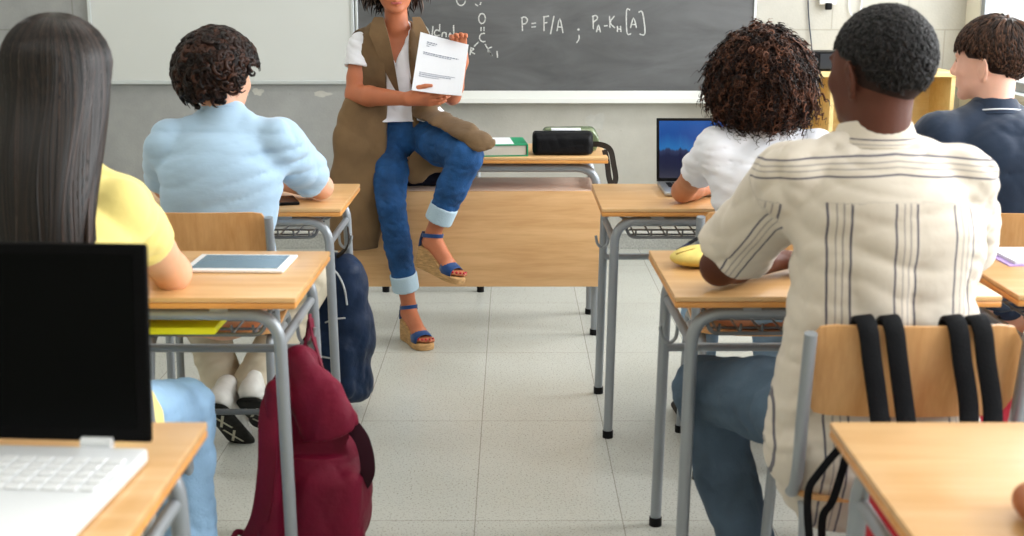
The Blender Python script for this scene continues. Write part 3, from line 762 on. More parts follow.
# ---- on the teacher's desk
bi = thing('ring_binder', 'green binder of white papers lying on the teacher\'s desk beside her knee', 'binder', (-.055, 5.11, .75), .08)
M_green = mat('green_card', S(30,150,104), .45)
bm = bmesh.new(); box(bm, -.14,.11,-.12,.13,0,.004); box(bm, .106,.111,-.12,.13,.004,.044); rr = box(bm, -.14,.11,-.12,.13,.044,.048)
obj('cover', bm, M_green, bi)
bm = bmesh.new()
for k in range(9): box(bm, -.132+.002*(k%3),.103,-.114,.124,.005+k*.0043,.005+k*.0043+.0036)
obj('papers', bm, mat('cream_paper', S(214,208,196), .7), bi)
obj('sheet', bbox_bm(-.13,.055,-.11,.115,.0483,.0495), M_white, bi)
M_bag = mat('black_nylon', S(17,18,21), .5, noise=.25, nscale=25, bump=.2, bscale=70)
bc = V((.235, 5.13, .75))
fd = Field((.06,5.0,.74), (.42,5.3,.9), .005)
fd.rbox((.205,5.07,.797), (.122,.045,.045), rad=.016, k=0); fd.rbox((.205,5.025,.79), (.11,.012,.034), rad=.01, k=.012)
fd.wrinkle(.003, 30, seed=8); fd.cut((0,0,.7515), (0,0,-1))
bg = tag(fd.mesh('briefcase', M_bag), "black soft briefcase lying on the teacher's desk", 'bag')
obj('flap_paper', bbox_bm(.16,.28,5.06,5.11,.846,.852, bev=.001), M_white, bg)
M_strapk = mat('dark_webbing', S(52,46,42), .6, noise=.2, nscale=90)
bm = bmesh.new(); sweep(bm, smooth_pts([(.31,5.07,.79),(.36,5.06,.79),(.398,5.05,.77),(.412,5.03,.71),(.42,5.02,.655),(.405,5.012,.628),(.392,5.02,.665),(.386,5.04,.72),(.375,5.05,.77)], 6), rectp(.022,.004), up=(0,-1,0))
auto_smooth(obj('shoulder_strap', bm, M_strapk, bg))
fd = Field((.1,5.12,.74), (.45,5.36,.92), .005)
fd.rbox((.235,5.165,.800), (.11,.035,.05), rad=.022, k=0); fd.ell((.315,5.14,.795), (.042,.045,.045), k=.02); fd.wrinkle(.007, 26, seed=5, n=6); fd.cut((0,0,.7515), (0,0,-1))
gp = tag(fd.mesh('pouch', mat('olive_shiny_pouch', S(104,118,88), .18, noise=.35, nscale=14, spec=.8)), 'shiny olive green pouch behind the black briefcase', 'pouch')

# ---- backpacks
def backpack(name, label, c, w, d, z0, z1, rot, m, seed, res=.007, lean=0, taper=.7, strap=None, flap=True, wr=.007):
    """c: point on the floor below; hangs from its top loop"""
    R = np.array(Matrix.Rotation(rot, 3, 'Z')); h = z1-z0
    lo = (c[0]-w-.12, c[1]-w-.12, max(z0-.03, .004)); hi = (c[0]+w+.12, c[1]+w+.12, z1+.06)
    fd = Field(lo, hi, res); X = lambda x, y, z: np.array((c[0]+x*math.cos(rot)-y*math.sin(rot)+lean*(z1-z), c[1]+x*math.sin(rot)+y*math.cos(rot), z))
    fd.rbox(X(0,0,z0+h*.3), (w*.5, d*.45, h*.3), R, rad=min(.05,d*.4), k=0)
    fd.rbox(X(0,0,z0+h*.58), (w*.46, d*.43, h*.28), R, rad=min(.06,d*.4), k=.06)
    fd.rbox(X(0,0,z0+h*.82), (w*.5*taper, d*.36, h*.15), R, rad=min(.05,d*.33), k=.08)
    fd.rbox(X(0,-d*.5,z0+h*.27), (w*.4, d*.2, h*.2), R, rad=min(.035,d*.18), k=.018)
    if flap: fd.rbox(X(0,-d*.2,z0+h*.82), (w*.40, d*.33, h*.12), R, rad=min(.05,d*.28), k=.012)
    fd.wrinkle(wr, 17, (1,1,.6), seed, 6); fd.wrinkle(wr*.45, 40, (1,1,.7), seed+1, 5)
    return tag(fd.mesh(name, m), label, 'backpack'), X
M_navy = mat('navy_nylon', S(26,42,68), .5, noise=.3, nscale=12, bump=.25, bscale=55)
M_maroon = mat('maroon_canvas', S(112,12,44), .58, noise=.18, nscale=9, bump=.2, bscale=70)
nbp, X = backpack('backpack', 'navy blue backpack hanging from the desk of the person in light blue', (-.575, 4.06), .20, .14, .04, .56, -.35, M_navy, 11, taper=.55, wr=.016)
M_zip = mat('pale_zip', S(186,190,194), .35, .5)
def on(X, pts): return [V(X(*p)) for p in pts]
def strap_obj(name, pts, w, th, m, parent=None, up=None, n=7):
    bm = bmesh.new(); sweep(bm, smooth_pts(pts, n), [(-w/2,-th*.3),(-w*.42,-th/2),(w*.42,-th/2),(w/2,-th*.3),(w/2,th*.3),(w*.42,th/2),(-w*.42,th/2),(-w/2,th*.3)], up=up)
    return auto_smooth(obj(name, bm, m, parent), 50)
for q in ([(-.045,-.085,.5),(-.02,-.085,.515),(.03,-.085,.51),(.06,-.085,.46),(.07,-.085,.4)], [(.0,-.107,.34),(.035,-.11,.355),(.07,-.1,.36)], [(-.06,-.115,.22),(-.02,-.118,.225),(.05,-.115,.22)]): tube_obj('zip', smooth_pts(on(X, q), 5), .0032, M_zip, nbp, 6)
hx, hy = -.885+.36-.045+.034, 4.03-.02
strap_obj('loop', [V(X(0,0,.54)), (hx,hy+.012,.59), (hx+.0,hy,.642), (hx,hy-.012,.59), V(X(0,-.02,.54))], .018, .004, M_strapk, nbp, up=(1,0,0))
strap_obj('shoulder_strap', [V(X(-.05,.06,.53)), V(X(-.125,.03,.45)), V(X(-.15,.0,.28)), V(X(-.12,.02,.12))], .035, .01, mat('black_webbing', S(16,17,20), .7, bump=.2, bscale=200), nbp, up=(0,-1,0))
M_webk = MATS['black_webbing']

R0 = np.eye(3); bx, by = -.475, 2.83
X = lambda x, y, z: np.array((bx+x, by+y, z))
fd = Field((-.75,2.62,.05), (-.25,3.0,.65), .006)
fd.ell(X(.01,0,.22), (.125,.08,.17), None, 0); fd.ell(X(-.02,0,.16), (.135,.075,.11), None, .03); fd.cone(X(.0,0,.30), X(-.02,0,.50), .088, .052, .04, ((0,1,0), 1.4)); fd.ell(X(-.02,0,.55), (.042,.035,.035), None, .03)
fd.rbox(X(.045,-.06,.20), (.075,.035,.10), None, rad=.03, k=.02)
fd.chain([X(-.02,-.035,.545), X(.02,-.055,.48), X(.045,-.062,.415)], (.045,.06,.075), .012, ((0.2,1,0), 1.9)); fd.cut(X(.03,-.05,.385), (.35,0,-1), X(-.06,-.14,.34), X(.16,-.052,.42), .004)
fd.cone(X(-.075,-.07,.50), X(-.10,-.085,.12), .022, .026, .012)
fd.wrinkle(.013, 15, (1,1,.5), 24, 6); fd.wrinkle(.007, 26, (1,1,.7), 25, 6); fd.wrinkle(.0015, 90, seed=26)
mbp = tag(fd.mesh('backpack', M_maroon), 'maroon red backpack hanging from the desk with the tablet', 'backpack')
hx, hy = -.83+.36-.045+.034, 2.90-.02
strap_obj('loop', [V(X(-.02,0,.55)), (hx-.008,hy+.01,.6), (hx,hy,.645), (hx+.01,hy-.012,.59), V(X(.03,-.02,.54))], .022, .005, M_maroon, mbp, up=(1,-.3,0))
strap_obj('shoulder_strap', [V(X(-.05,-.05,.53)), V(X(-.085,-.085,.46)), V(X(-.09,-.115,.33)), V(X(-.115,-.10,.2)), V(X(-.16,-.06,.11))], .045, .012, M_maroon, mbp, up=(-.2,-1,.1))
tube_obj('zip_pull', [V(X(.035,-.118,.15)), V(X(.045,-.122,.125))], .005, M_blackp, mbp, 6)
strap_obj('side_strap', [V(X(.085,-.06,.43)), V(X(.125,-.07,.38)), V(X(.135,-.06,.30)), V(X(.11,-.03,.24))], .035, .006, mat('dark_maroon_webbing', S(46,14,26), .7), mbp, up=(.3,-1,0))
strap_obj('tail_strap', [V(X(-.12,-.06,.13)), V(X(-.17,-.07,.105)), V(X(-.19,-.07,.12)), V(X(-.18,-.06,.145)), V(X(-.155,-.05,.13))], .014, .005, M_maroon, mbp, up=(0,-1,0))

# red backpack hanging by its black straps over the chair of the striped shirt
M_red = mat('red_nylon', S(170,16,36), .5, noise=.2, nscale=12, bump=.2, bscale=60)
rbp, X = backpack('backpack', 'red backpack slung by black straps over the chair of the striped shirt', (.80, 2.10), .33, .17, .10, .56, 0, M_red, 31, lean=0, taper=.85, flap=False)
cx, cy = .755, 2.45
for x0_, xb in ((-.104,-.105), (-.056,-.055), (.062,.04), (.106,.085)):
    strap_obj('shoulder_strap', [(cx+x0_+.03, cy-.13, .56), (cx+x0_+.01, cy-.168, .74), (cx+x0_+.003, cy-.178, .79), (cx+x0_, cy-.205, .814), (cx+x0_+.004, cy-.232, .797), (cx+x0_+.012, cy-.242, .74), (cx+x0_+.028, cy-.255, .64), (cx+xb+.035, cy-.30, .53)], .036, .009, M_webk, rbp, up=None if False else (0,-.2,1) if False else None)
for x0_, z0_ in ((-.195,.47), (-.165,.42)):
    strap_obj('webbing_strap', [(cx-.12, cy-.245, .60), (cx+x0_+.02, cy-.235, z0_+.05), (cx+x0_, cy-.235, z0_), (cx+x0_+.012, cy-.24, z0_-.12), (cx+x0_+.04, cy-.26, .16)], .015, .004, M_webk, rbp, up=(0,-1,0))
rb2, X = backpack('backpack', 'crimson backpack hanging at the right edge behind the striped shirt\'s chair', (1.175, 2.93), .2, .13, .12, .60, .1, mat('crimson_nylon', S(190,20,52), .5, noise=.15, nscale=12), 41, res=.009)
strap_obj('loop', [V(X(0,0,.57)), (1.163,2.90,.6), (1.163,2.885,.64), (1.163,2.88,.6), V(X(0,-.02,.57))], .018, .004, M_strapk, rb2, up=(1,0,0))

fd = Field((-.48,5.03,.60), (-.14,5.32,.74), .006); fd.rbox((-.325,5.17,.666), (.125,.09,.05), rad=.03, k=0); fd.ell((-.24,5.14,.65), (.06,.07,.035), k=.02); fd.wrinkle(.010, 18, seed=77); fd.cut((0,0,.6135), (0,0,-1))
tag(fd.mesh('cloth_bag', mat('dark_navy_cloth', S(24,28,44), .8, noise=.2, nscale=20)), "dark navy cloth bag on the shelf of the teacher's desk, behind her legs", 'bag')
fd = Field((.58,1.34,.74), (.80,1.58,.82), .005); fd.ell((.685,1.455,.776), (.055,.075,.026), k=.01); fd.wrinkle(.002, 40, seed=3); fd.cut((0,0,.7515), (0,0,-1))
brown_obj = tag(fd.mesh('brown_object', mat('tan_brown', S(150,84,44), .5, noise=.2, nscale=20)), 'small brown rounded object at the right edge of the nearest right desk', 'pouch')  # unidentified brown shape; its pouch form and zip are made up
tube_obj('zip', [(.68,1.39,.792),(.685,1.45,.803),(.69,1.52,.792)], .0022, MATS['gold_zip'], brown_obj, 6)

# ================================================================== PEOPLE
A = lambda p: np.array(p, np.float32)
def unit(v): v = np.array(v, np.float64); return v/np.linalg.norm(v)
def hand(fd, wrist, d, n, thumb_side, curl=(.5,.5,.35), sc=1.0, spread=.06, k=.004, thumb_in=.5):
    """palm, four unequal bent fingers and a thumb; d finger direction, n back of the hand, thumb_side +-1"""
    w = A(wrist); d = unit(d); n = unit(np.array(n)-d*np.dot(n, d)); s = np.cross(d, n)*thumb_side
    for q in (-.022, -.008, .008, .022):
        fd.cone(w+s*q*.75*sc, w+(d*.083+s*q*1.15)*sc, .014*sc, .0115*sc, .014*sc)
    fd.cone(w-d*.012*sc, w+d*.03*sc, .021*sc, .02*sc, .02*sc, (n, 1.35))
    for i, (off, L) in enumerate(((.029,.92), (.010,1.02), (-.010,.95), (-.028,.76))):
        p = w+(d*.085+s*off)*sc; dd = unit(d+s*off/.03*spread); c = 0
        for j, (l, r0, r1) in enumerate(((.043,.0095,.0085), (.026,.0087,.0078), (.021,.0078,.0062))):
            c += curl[j]; e = dd*math.cos(c)-n*math.sin(c)
            q = p+e*l*L*sc; fd.cone(p, q, r0*sc, r1*sc, k); p = q
    b = w+(d*.022+s*.024-n*.006)*sc; e1 = unit(d*.62+s*.72-n*.3*thumb_in); m = b+e1*.042*sc
    fd.cone(b, m, .0155*sc, .0115*sc, .012*sc)
    e2 = unit(d*.85+s*.22-n*.45*thumb_in); q = m+e2*.03*sc; fd.cone(m, q, .0108*sc, .0095*sc, k)
    e3 = unit(d*.95+s*.0-n*.5*thumb_in); fd.cone(q, q+e3*.024*sc, .0095*sc, .0075*sc, k)
def headR(yaw=0, pitch=0, roll=0):
    """columns: head's right-left x, forward y, up z; yaw + turns to its left"""
    return np.array(Matrix.Rotation(yaw, 3, 'Z') @ Matrix.Rotation(pitch, 3, 'X') @ Matrix.Rotation(roll, 3, 'Y'))
def head(fd, c, R, sc=1.0, female=False, smile=0):
    """c: centre of the skull; the face looks along R's +y"""
    c = A(c); T = lambda x, y, z: c+R@(np.array((x, y, z))*sc)
    E = lambda p, r, k=.012, op='u', RR=R: fd.ell(T(*p), np.array(r)*sc, RR, k*sc, op)
    C = lambda a, b, ra, rb, k=.01, op='u': fd.cone(T(*a), T(*b), ra*sc, rb*sc, k*sc, None, op)
    E((0,-.012,.03), (.076,.094,.085), .01); E((0,.02,-.005), (.070,.078,.085), .03)
    jw = .052 if female else .058
    E((0,.04,-.06), (jw,.05,.045), .03)
    C((-.045,.005,-.055), (-.018,.072,-.092), .018, .014, .02); C((.045,.005,-.055), (.018,.072,-.092), .018, .014, .02)
    E((0,.082,-.095), (.02,.014,.014), .015)                                   # chin
    for s in (-1, 1):
        E((s*.032,.088,.012), (.016,.012,.011), .008, 's')                      # eye socket
        E((s*.031,.078,.011), (.0125,.0125,.0115), .002)                        # eyeball
        C((s*.014,.093,.027), (s*.046,.082,.026), .007, .006, .01)              # brow
        E((s*.042,.066,-.022), (.02,.02,.018), .02)                             # cheekbone
        RE = R@headR(s*.45,0,s*.12); o_ = T(s*.079,-.008,-.012); Q = lambda y, z, x=0.: o_+RE@(np.array((s*x, y, z))*sc)
        fd.ell(Q(-.004,0,.001), np.array((.0045,.017,.027))*sc, RE, .004)
        hx = [Q(.012,.004,.0), Q(.012,.022,.003), Q(.0,.032,.005), Q(-.014,.029,.006), Q(-.021,.014,.007), Q(-.018,-.008,.006), Q(-.008,-.022,.004), Q(.004,-.031,.002), Q(.011,-.024,.0)]
        fd.chain(hx, [.0045*sc]*6+[.0055*sc,.0065*sc,.005*sc], .003)
        fd.cone(Q(.012,-.004,.003), Q(.012,-.014,.002), .005*sc, .005*sc, .003)
        E((s*.011,.099,-.031), (.008,.009,.007), .006)                          # nostril wings
    C((0,.092,.018), (0,.111,-.022), .0075, .010, .008); E((0,.108,-.028), (.011,.011,.009), .008)
    C((-.021,.090+.004*0,-.057+smile*.004), (0,.097,-.0555), .0045, .0062, .006); C((.021,.090,-.057+smile*.004), (0,.097,-.0555), .0045, .0062, .006)
    C((-.018,.089,-.066+smile*.003), (0,.096,-.0675), .0045, .0068, .006); C((.018,.089,-.066+smile*.003), (0,.096,-.0675), .0045, .0068, .006)
    C((-.026,.0945,-.0615+smile*.004), (0,.1035,-.0615), .0014, .0018, .002, 's'); C((.026,.0945,-.0615+smile*.004), (0,.1035,-.0615), .0014, .0018, .002, 's')
    return T
def torso(fd, J, inf=0., k=.035, female=False, low=True):
    """chain from pelvis to neck base following the joints"""
    pv, wa, ch, nb = A(J['pelvis']), A(J['waist']), A(J['chest']), A(J['neck'])
    sl, sr = A(J['sl']), A(J['sr']); ax = sr-sl; ax[2] = 0; W = np.linalg.norm(sr-sl)/2
    fw = unit((-ax[1], ax[0], 0)); w = J.get('w', (.155,.14,.165)); dp = J.get('sq', 1.55); f = J.get('shr', .05)
    sx = unit(ax)
    for a, b, ra, rb in ((pv, wa, w[0], w[1]), (wa, ch, w[1], w[2])):
        fd.cone(a, b, ra+inf, rb+inf, .012, (fw, dp))
    top = nb-np.array((0,0,.085))
    fd.cone(ch, top, w[2]+inf, W*.60+inf, .012, (fw, dp))
    for s in (sl, sr):
        fd.cone(top+(s-nb)*.35-np.array((0,0,.0)), s-np.array((0,0,.005)), .058+inf, f+inf, .018)
        fd.cone(nb-np.array((0,0,.008)), s+np.array((0,0,.004)), .040+inf*.6, f*.78+inf, .02); fd.cone(nb*.5+s*.5-np.array((0,0,.03)), s-np.array((0,0,.02)), .055+inf, f*.8+inf, .02)
        fd.cone(ch+(s-nb)*.45*np.array((1,1,0)), s-np.array((0,0,.03)), .06+inf, f*.9+inf, .018)
    if low: 
        for s in (-1, 1): fd.ell(pv+sx*s*.075-np.array((0,0,.0))-fw*.03, np.array((.105,.12,.10))+inf, None, .04)
    return fw, sx
def limbs(fd, pts, rs, inf=0., k=.012):
    fd.chain([A(p) for p in pts], [r+inf for r in rs], k)
def arm(fd, s, e, w, r=(.047,.038,.034,.025), inf=0):
    s, e, w = A(s), A(e), A(w)
    fd.cone(s, s*.35+e*.65, r[0]+inf, r[1]+.003+inf, .02); fd.cone(s*.35+e*.65, e, r[1]+.003+inf, r[1]-.001+inf, .01)
    fd.cone(e, e*.72+w*.28, r[1]-.001+inf, r[2]+.004+inf, .015); fd.cone(e*.72+w*.28, w, r[2]+.004+inf, r[3]+inf, .012)
def sleeve(fd, s, e, t, r0, r1, wall=.011, hollow=.06):
    """short sleeve from the shoulder to fraction t of the upper arm, open at the hem"""
    s, e = A(s), A(e); d = unit(e-s); h = s+(e-s)*t
    fd.cone(s, h+d*.03, r0, r1, .012)
    L = r1+.05
    fd.apply(lambda X: np.maximum((h-X)@A(d), np.linalg.norm(X-(h+d*.02), axis=-1)-L-.02), h-L-.05, h+L+.05, .003, 's', 0)
    fd.cone(h-d*hollow*.5, h+d*.05, r1-wall-.004, r1-wall, .003, None, 's')
def bounds(J, lo=(-.1,-.1,-.1), hi=(.1,.1,.1)):
    a = np.array([tuple(v) for k, v in J.items() if len(np.shape(v)) == 1 and np.shape(v)[0] == 3 and k not in ('w',)])
    return a.min(0)+lo, a.max(0)+hi

def skin(name, c, c2=None): return mat(name, c, .48, sss=.12, spec=.4, noise=.10, nscale=14, bump=.06, bscale=120)
def cap(fd, c, R, sc, r=(.083,.102,.093), off=(0,-.014,.032), face=.055, nape=-.07, inf=.0):
    c = A(c); T = lambda x, y, z: c+R@(np.array((x, y, z))*sc)
    fd.ell(T(*off), (np.array(r)+inf)*sc, R, k=0)
def scalp_dirs(n, lo=-.2):
    """evenly spread directions over the upper and rear head"""
    out = []; i = np.arange(n*3)+.5; ph = np.arccos(1-2*i/(n*3)); th = PI*(1+5**.5)*i
    d = np.stack([np.cos(th)*np.sin(ph), np.sin(th)*np.sin(ph), np.cos(ph)], 1)
    return d
def hairline(d, front=.45, side=.05, back=-.75):
    """keep directions inside the hair area of a head looking to +y"""
    y = d[:,1]; z = d[:,2]
    lim = np.where(y > .35, front, np.where(y > -.15, side, back))
    t = np.clip((y+.15)/.5, 0, 1); lim = back+(side-back)*np.clip((y+.55)/.4, 0, 1); lim = np.where(y > -.15, side+(front-side)*t, lim)
    return z > lim

# ---------------------------------------------------------------- person in the light blue t-shirt
def shoe(fd, heel, toe, up, inf=0):
    h, t = A(heel), A(toe); u = unit(up); d = unit(t-h)
    fd.cone(h+u*.035, h+d*.09+u*.05, .036, .036, .02); fd.cone(h+u*.028, h+d*.21+u*.026, .032, .036, .02, (u, 1.2)); fd.cone(h+d*.07+u*.06, h+d*.18+u*.035, .034, .032, .02)
    fd.cone(h+u*.05, h+u*.085+d*.03, .034, .036, .02)

def eye_parts(root, T, sc, iris):
    for s in (-1, 1):
        bm = bmesh.new(); bmesh.ops.create_uvsphere(bm, u_segments=16, v_segments=10, radius=.0118*sc)
        c = T(s*.031,.0775,.011)
        for v in bm.verts: v.co += V(c)
        e = obj('eye', bm, mat('eye_white', (.55,.50,.46), .3), root, True)
        bm = bmesh.new(); d = unit(T(s*.031,.2,.011)-c); sweep(bm, [V(c+d*.0105*sc), V(c+d*.0124*sc)], circ(.0064*sc, 14)); obj('iris', bm, mat(iris, (.06,.03,.015), .2), e)

# ===== 1. light blue t-shirt
J = dict(pelvis=(-.86,3.60,.53), waist=(-.86,3.60,.70), chest=(-.845,3.60,.87), neck=(-.84,3.63,1.045), sl=(-.99,3.62,.965), sr=(-.68,3.63,.97), w=(.15,.145,.158), sq=1.45, shr=.046)
el, er = (-1.08,3.87,.80), (-.605,3.92,.795); wl, wr = (-.95,4.02,.79), (-.75,4.06,.785)
M_skinA = skin('fair_skin', S(222,170,142))
fd = Field((-1.25,3.3,.02), (-.45,4.2,1.33), .005)
R = headR(-.42, -.06, .04); hc = (-.850,3.66,1.158)
head(fd, hc, R, .97); fd.cone(J['neck'], A(hc)-(0,.03,.05), .052, .05, .02)
torso(fd, J, -.004)
arm(fd, J['sl'], el, wl); arm(fd, J['sr'], er, wr)
hand(fd, wl, (.9,.3,-.05), (0,0,1), -1, (.3,.3,.2)); hand(fd, wr, (-.95,.15,-.03), (0,.0,1), 1, (.35,.35,.2))
kl, kr = (-1.04,3.97,.50), (-.655,4.0,.49); al, ar = (-.90,3.74,.13), (-.81,3.70,.17)
limbs(fd, [(-.94,3.60,.53), kl, al], (.075,.05,.035)); limbs(fd, [(-.78,3.60,.53), kr, ar], (.075,.05,.035))
p1 = fd.mesh('person', M_skinA); tag(p1, 'person seated with back to us in a light blue t-shirt, curly brown hair', 'person')
eye_parts(p1, lambda x,y,z: A(hc)+R@(np.array((x,y,z))*.97), .97, 'brown_iris')
fd = Field((-1.25,3.3,.5), (-.45,4.1,1.2), .006)
torso(fd, J, .012); sleeve(fd, J['sr'], er, .72, .072, .066); sleeve(fd, J['sl'], el, .72, .072, .066)
fd.cut((0,0,.515), (0,0,-1)); fd.cone(A(J['neck'])+(0,.0,-.04), A(J['neck'])+(0,.008,.004), .074, .062, .02); fd.ell(A(J['neck'])+(0,.035,.06), (.056,.055,.05), None, .01, 's'); 
fd.wrinkle(.019, 16, (.55,.55,1.5), 101, 6); fd.wrinkle(.0022, 60, (.5,.5,1.4), 102, 5)
M_blueT = mat('light_blue_jersey', S(168,198,224), .85, sheen=.3, noise=.05, nscale=8, bump=.12, bscale=30, stretch=(1,1,2.4))
sh1 = fd.mesh('t_shirt', M_blueT, p1)
tor = bmesh.new(); nk = A(J['neck']); sweep(tor, [V((nk[0]+.064*math.cos(a), nk[1]+.012+.062*math.sin(a), nk[2]+.016-.012*math.sin(a))) for a in np.linspace(0, 2*PI, 29)[:-1]], rectp(.004,.02), up=(0,0,1), closed=True); auto_smooth(obj('neckband', tor, M_blueT, sh1))
M_khaki = mat('beige_cotton', S(206,196,174), .85, noise=.07, nscale=10, bump=.15, bscale=28)
fd = Field((-1.2,3.35,.08), (-.5,4.15,.68), .007)
fd.ell((-.86,3.58,.54), (.165,.14,.10), None, .03)
limbs(fd, [(-.95,3.60,.545), kl, (-.905,3.76,.17)], (.093,.073,.058), .0); limbs(fd, [(-.77,3.60,.545), kr, (-.81,3.72,.20)], (.093,.073,.058))
fd.wrinkle(.014, 20, (1,1,1.4), 105, 5); fd.wrinkle(.003, 55, seed=106)
fd.mesh('trousers', M_khaki, p1)
# trainers, heels lifted, crossed under the chair
def trainer(heel, toe, up, parent, seed):
    h, t = A(heel), A(toe); u = unit(up); d = unit(t-h); u = unit(u-d*np.dot(u, d)); s = np.cross(d, u)
    lo = np.minimum(h, t)-.13; hi = np.maximum(h, t)+.16
    fd = Field(lo, hi, .004)
    fd.chain([h+u*.045, h+d*.07+u*.05, h+d*.14+u*.042, h+d*.215+u*.03], (.036,.037,.036,.03), .02); fd.cone(h+u*.05+d*.01, h+u*.105+d*.03, .034, .036, .02); fd.cone(h+d*.05+u*.085, h+d*.15+u*.055, .03, .026, .02)
    for q in (.35,.5,.65,.8): fd.cone(h+d*.19*q+u*(.115-.062*q)+s*.022, h+d*.19*q+u*(.115-.062*q)-s*.022, .006, .006, .003)
    for q in (-1, 1):
        fd.cone(h+d*.03+s*q*.036+u*.055, h+d*.12+s*q*.036+u*.035, .006, .006, .004); fd.cone(h+d*.06+s*q*.037+u*.07, h+d*.14+s*q*.035+u*.03, .005, .005, .004)
    fd.cut(h+u*.02, -u)
    sh = fd.mesh('trainer', mat('white_trainer', S(226,226,222), .6, noise=.12, nscale=30), parent)
    fd = Field(lo, hi, .004)
    for q in np.linspace(0, 1, 9): fd.ell(h+d*(.0+.215*q)+u*.012, (.04 if q > .45 else .036,)*3, None, .01) if False else fd.cone(h+d*.215*q+u*.012-s*.012, h+d*.215*q+u*.012+s*.012, .030+.004*q, .030+.004*q, .012, (u, 2.4))
    so = fd.mesh('sole', mat('black_tread', S(40,40,38), .7, col2=S(22,22,20), nscale=60), sh)
    bm = bmesh.new()
    for a, b in ((.02,.1),(.1,.02),(.12,.2),(.2,.12)):
        sweep(bm, [V(h+d*a-s*.018-u*.0015), V(h+d*(a+b)/2-u*.002), V(h+d*b+s*.018-u*.0015)], rectp(.008,.003), up=tuple(u))
    obj('tread_mark', bm, mat('pale_tread', S(196,192,172), .7), sh)
    return sh
trainer((-.90,3.60,.155), (-.865,3.74,.012), (.15,.75,.62), p1, 1)
trainer((-.80,3.63,.165), (-.79,3.81,.03), (0,.65,.76), p1, 2)
tube_obj('shoelace', smooth_pts([(-.805,3.68,.20),(-.77,3.66,.16),(-.74,3.67,.13),(-.725,3.70,.16)], 5), .0045, M_blackp, p1, 6)
# curly short hair
M_hairA = hair_mat('dark_brown_curls', S(20,12,10), S(62,38,28), .4)
def curly_cap(c, R, sc, n, rad, m, parent, base=(.084,.104,.092), off=(0,-.012,.032), jitter=.012, lock=.035, thick=.005, front=.35, side=-.12, back=-.8, base_inf=0., seed=1, name='hair', turns=1.6):
    g = np.random.default_rng(seed)
    c = A(c); T = lambda q: c+(np.asarray(q)*sc)@R.T
    d = scalp_dirs(n); d = d[hairline(d, front, side, back)]
    b = np.array(base)-.006; o = np.array(off)
    P0 = d*b+o; N_ = d/b; N_ /= np.linalg.norm(N_, axis=1, keepdims=True)
    tn = np.cross(N_, g.normal(size=N_.shape)); tn /= np.linalg.norm(tn, axis=1, keepdims=True); bn = np.cross(N_, tn)
    k = 12; t = np.linspace(0, 1, k)
    L = lock*(.6+.7*g.random(len(d)))[:,None,None]; rr = rad*(.7+.6*g.random(len(d)))[:,None,None]
    ang = (t*turns*2*PI)[None,:,None]+g.random(len(d))[:,None,None]*6.28
    drop = np.zeros((1,k,3)); drop[0,:,2] = -t**1.5
    pts = P0[:,None]+N_[:,None]*(L*.55*np.sin(t*PI*.6)[None,:,None]+jitter*.4)+tn[:,None]*(rr*np.cos(ang)+L*.5*t[None,:,None])+bn[:,None]*rr*np.sin(ang)+drop*L*.5
    pts = T(pts.reshape(-1,3)).reshape(len(d), k, 3)
    fdh = Field(c-.17, c+.17, .005); fdh.ell(T(off), (np.array(base)+base_inf)*sc, R, k=0)
    # clear face and nape
    fdh.cut(T((0,.045,.03)), R@np.array((0,.85,-.53)), k=.01); fdh.cut(T((0,-.06,-.062)), R@np.array((0,.35,-.94)), k=.01)
    fdh.wrinkle(.005, 110, seed=seed, n=5)
    h = fdh.mesh(name, m, parent); set_rnd(h, np.full(len(h.data.vertices), .15))
    s = strands('locks', pts, thick*(.7+.6*g.random(len(d))), m, h, 5, g.random(len(d))**1.5)
    return h
curly_cap(hc, R, .97, 900, .010, M_hairA, p1, base=(.092,.110,.098), lock=.04, thick=.0068, seed=3, front=.3, side=-.05, back=-.72, jitter=.02)

# ===== 2. big curls, white t-shirt
J = dict(pelvis=(.74,3.60,.53), waist=(.735,3.59,.68), chest=(.73,3.60,.84), neck=(.73,3.63,1.0), sl=(.59,3.62,.955), sr=(.87,3.61,.955), w=(.135,.12,.135), sq=1.4, shr=.044)
el, er = (.535,3.87,.79), (1.0,3.85,.79); wl, wr = (.66,4.03,.785), (.86,4.05,.785)
hc = (.715,3.655,1.15); R = headR(.1, -.05, 0)
M_skinB = skin('warm_tan_skin', S(186,128,98))
fd = Field((.4,3.35,.02), (1.15,4.2,1.3), .005)
head(fd, hc, R, .94, True); fd.cone(J['neck'], A(hc)-(0,.03,.05), .045, .045, .02); torso(fd, J, -.004, female=True)
arm(fd, J['sl'], el, wl, (.041,.035,.031,.023)); arm(fd, J['sr'], er, wr, (.041,.035,.031,.023))
hand(fd, wl, (.85,.5,-.03), (0,0,1), -1, (.25,.3,.2), .92); hand(fd, wr, (-.85,.45,-.03), (0,0,1), 1, (.25,.3,.2), .92)
kl, kr = (.625,3.98,.49), (.86,3.98,.49); al, ar = (.60,3.88,.12), (.84,3.92,.10)
limbs(fd, [(.67,3.6,.53), kl, al], (.07,.048,.033)); limbs(fd, [(.81,3.6,.53), kr, ar], (.07,.048,.033))
p2 = fd.mesh('person', M_skinB); tag(p2, 'person with a big cloud of dark brown curls in a white t-shirt', 'person')
eye_parts(p2, lambda x,y,z: A(hc)+R@(np.array((x,y,z))*.94), .94, 'brown_iris')
fd = Field((.4,3.3,.5), (1.15,4.1,1.15), .006)
torso(fd, J, .010); sleeve(fd, J['sl'], el, .50, .060, .052); sleeve(fd, J['sr'], er, .50, .060, .052)
fd.cut((0,0,.52), (0,0,-1)); fd.cone(A(J['neck'])+(0,.0,-.04), A(J['neck'])+(0,.008,.0), .068, .058, .02); fd.ell(A(J['neck'])+(0,.03,.055), (.052,.048,.045), None, .01, 's')
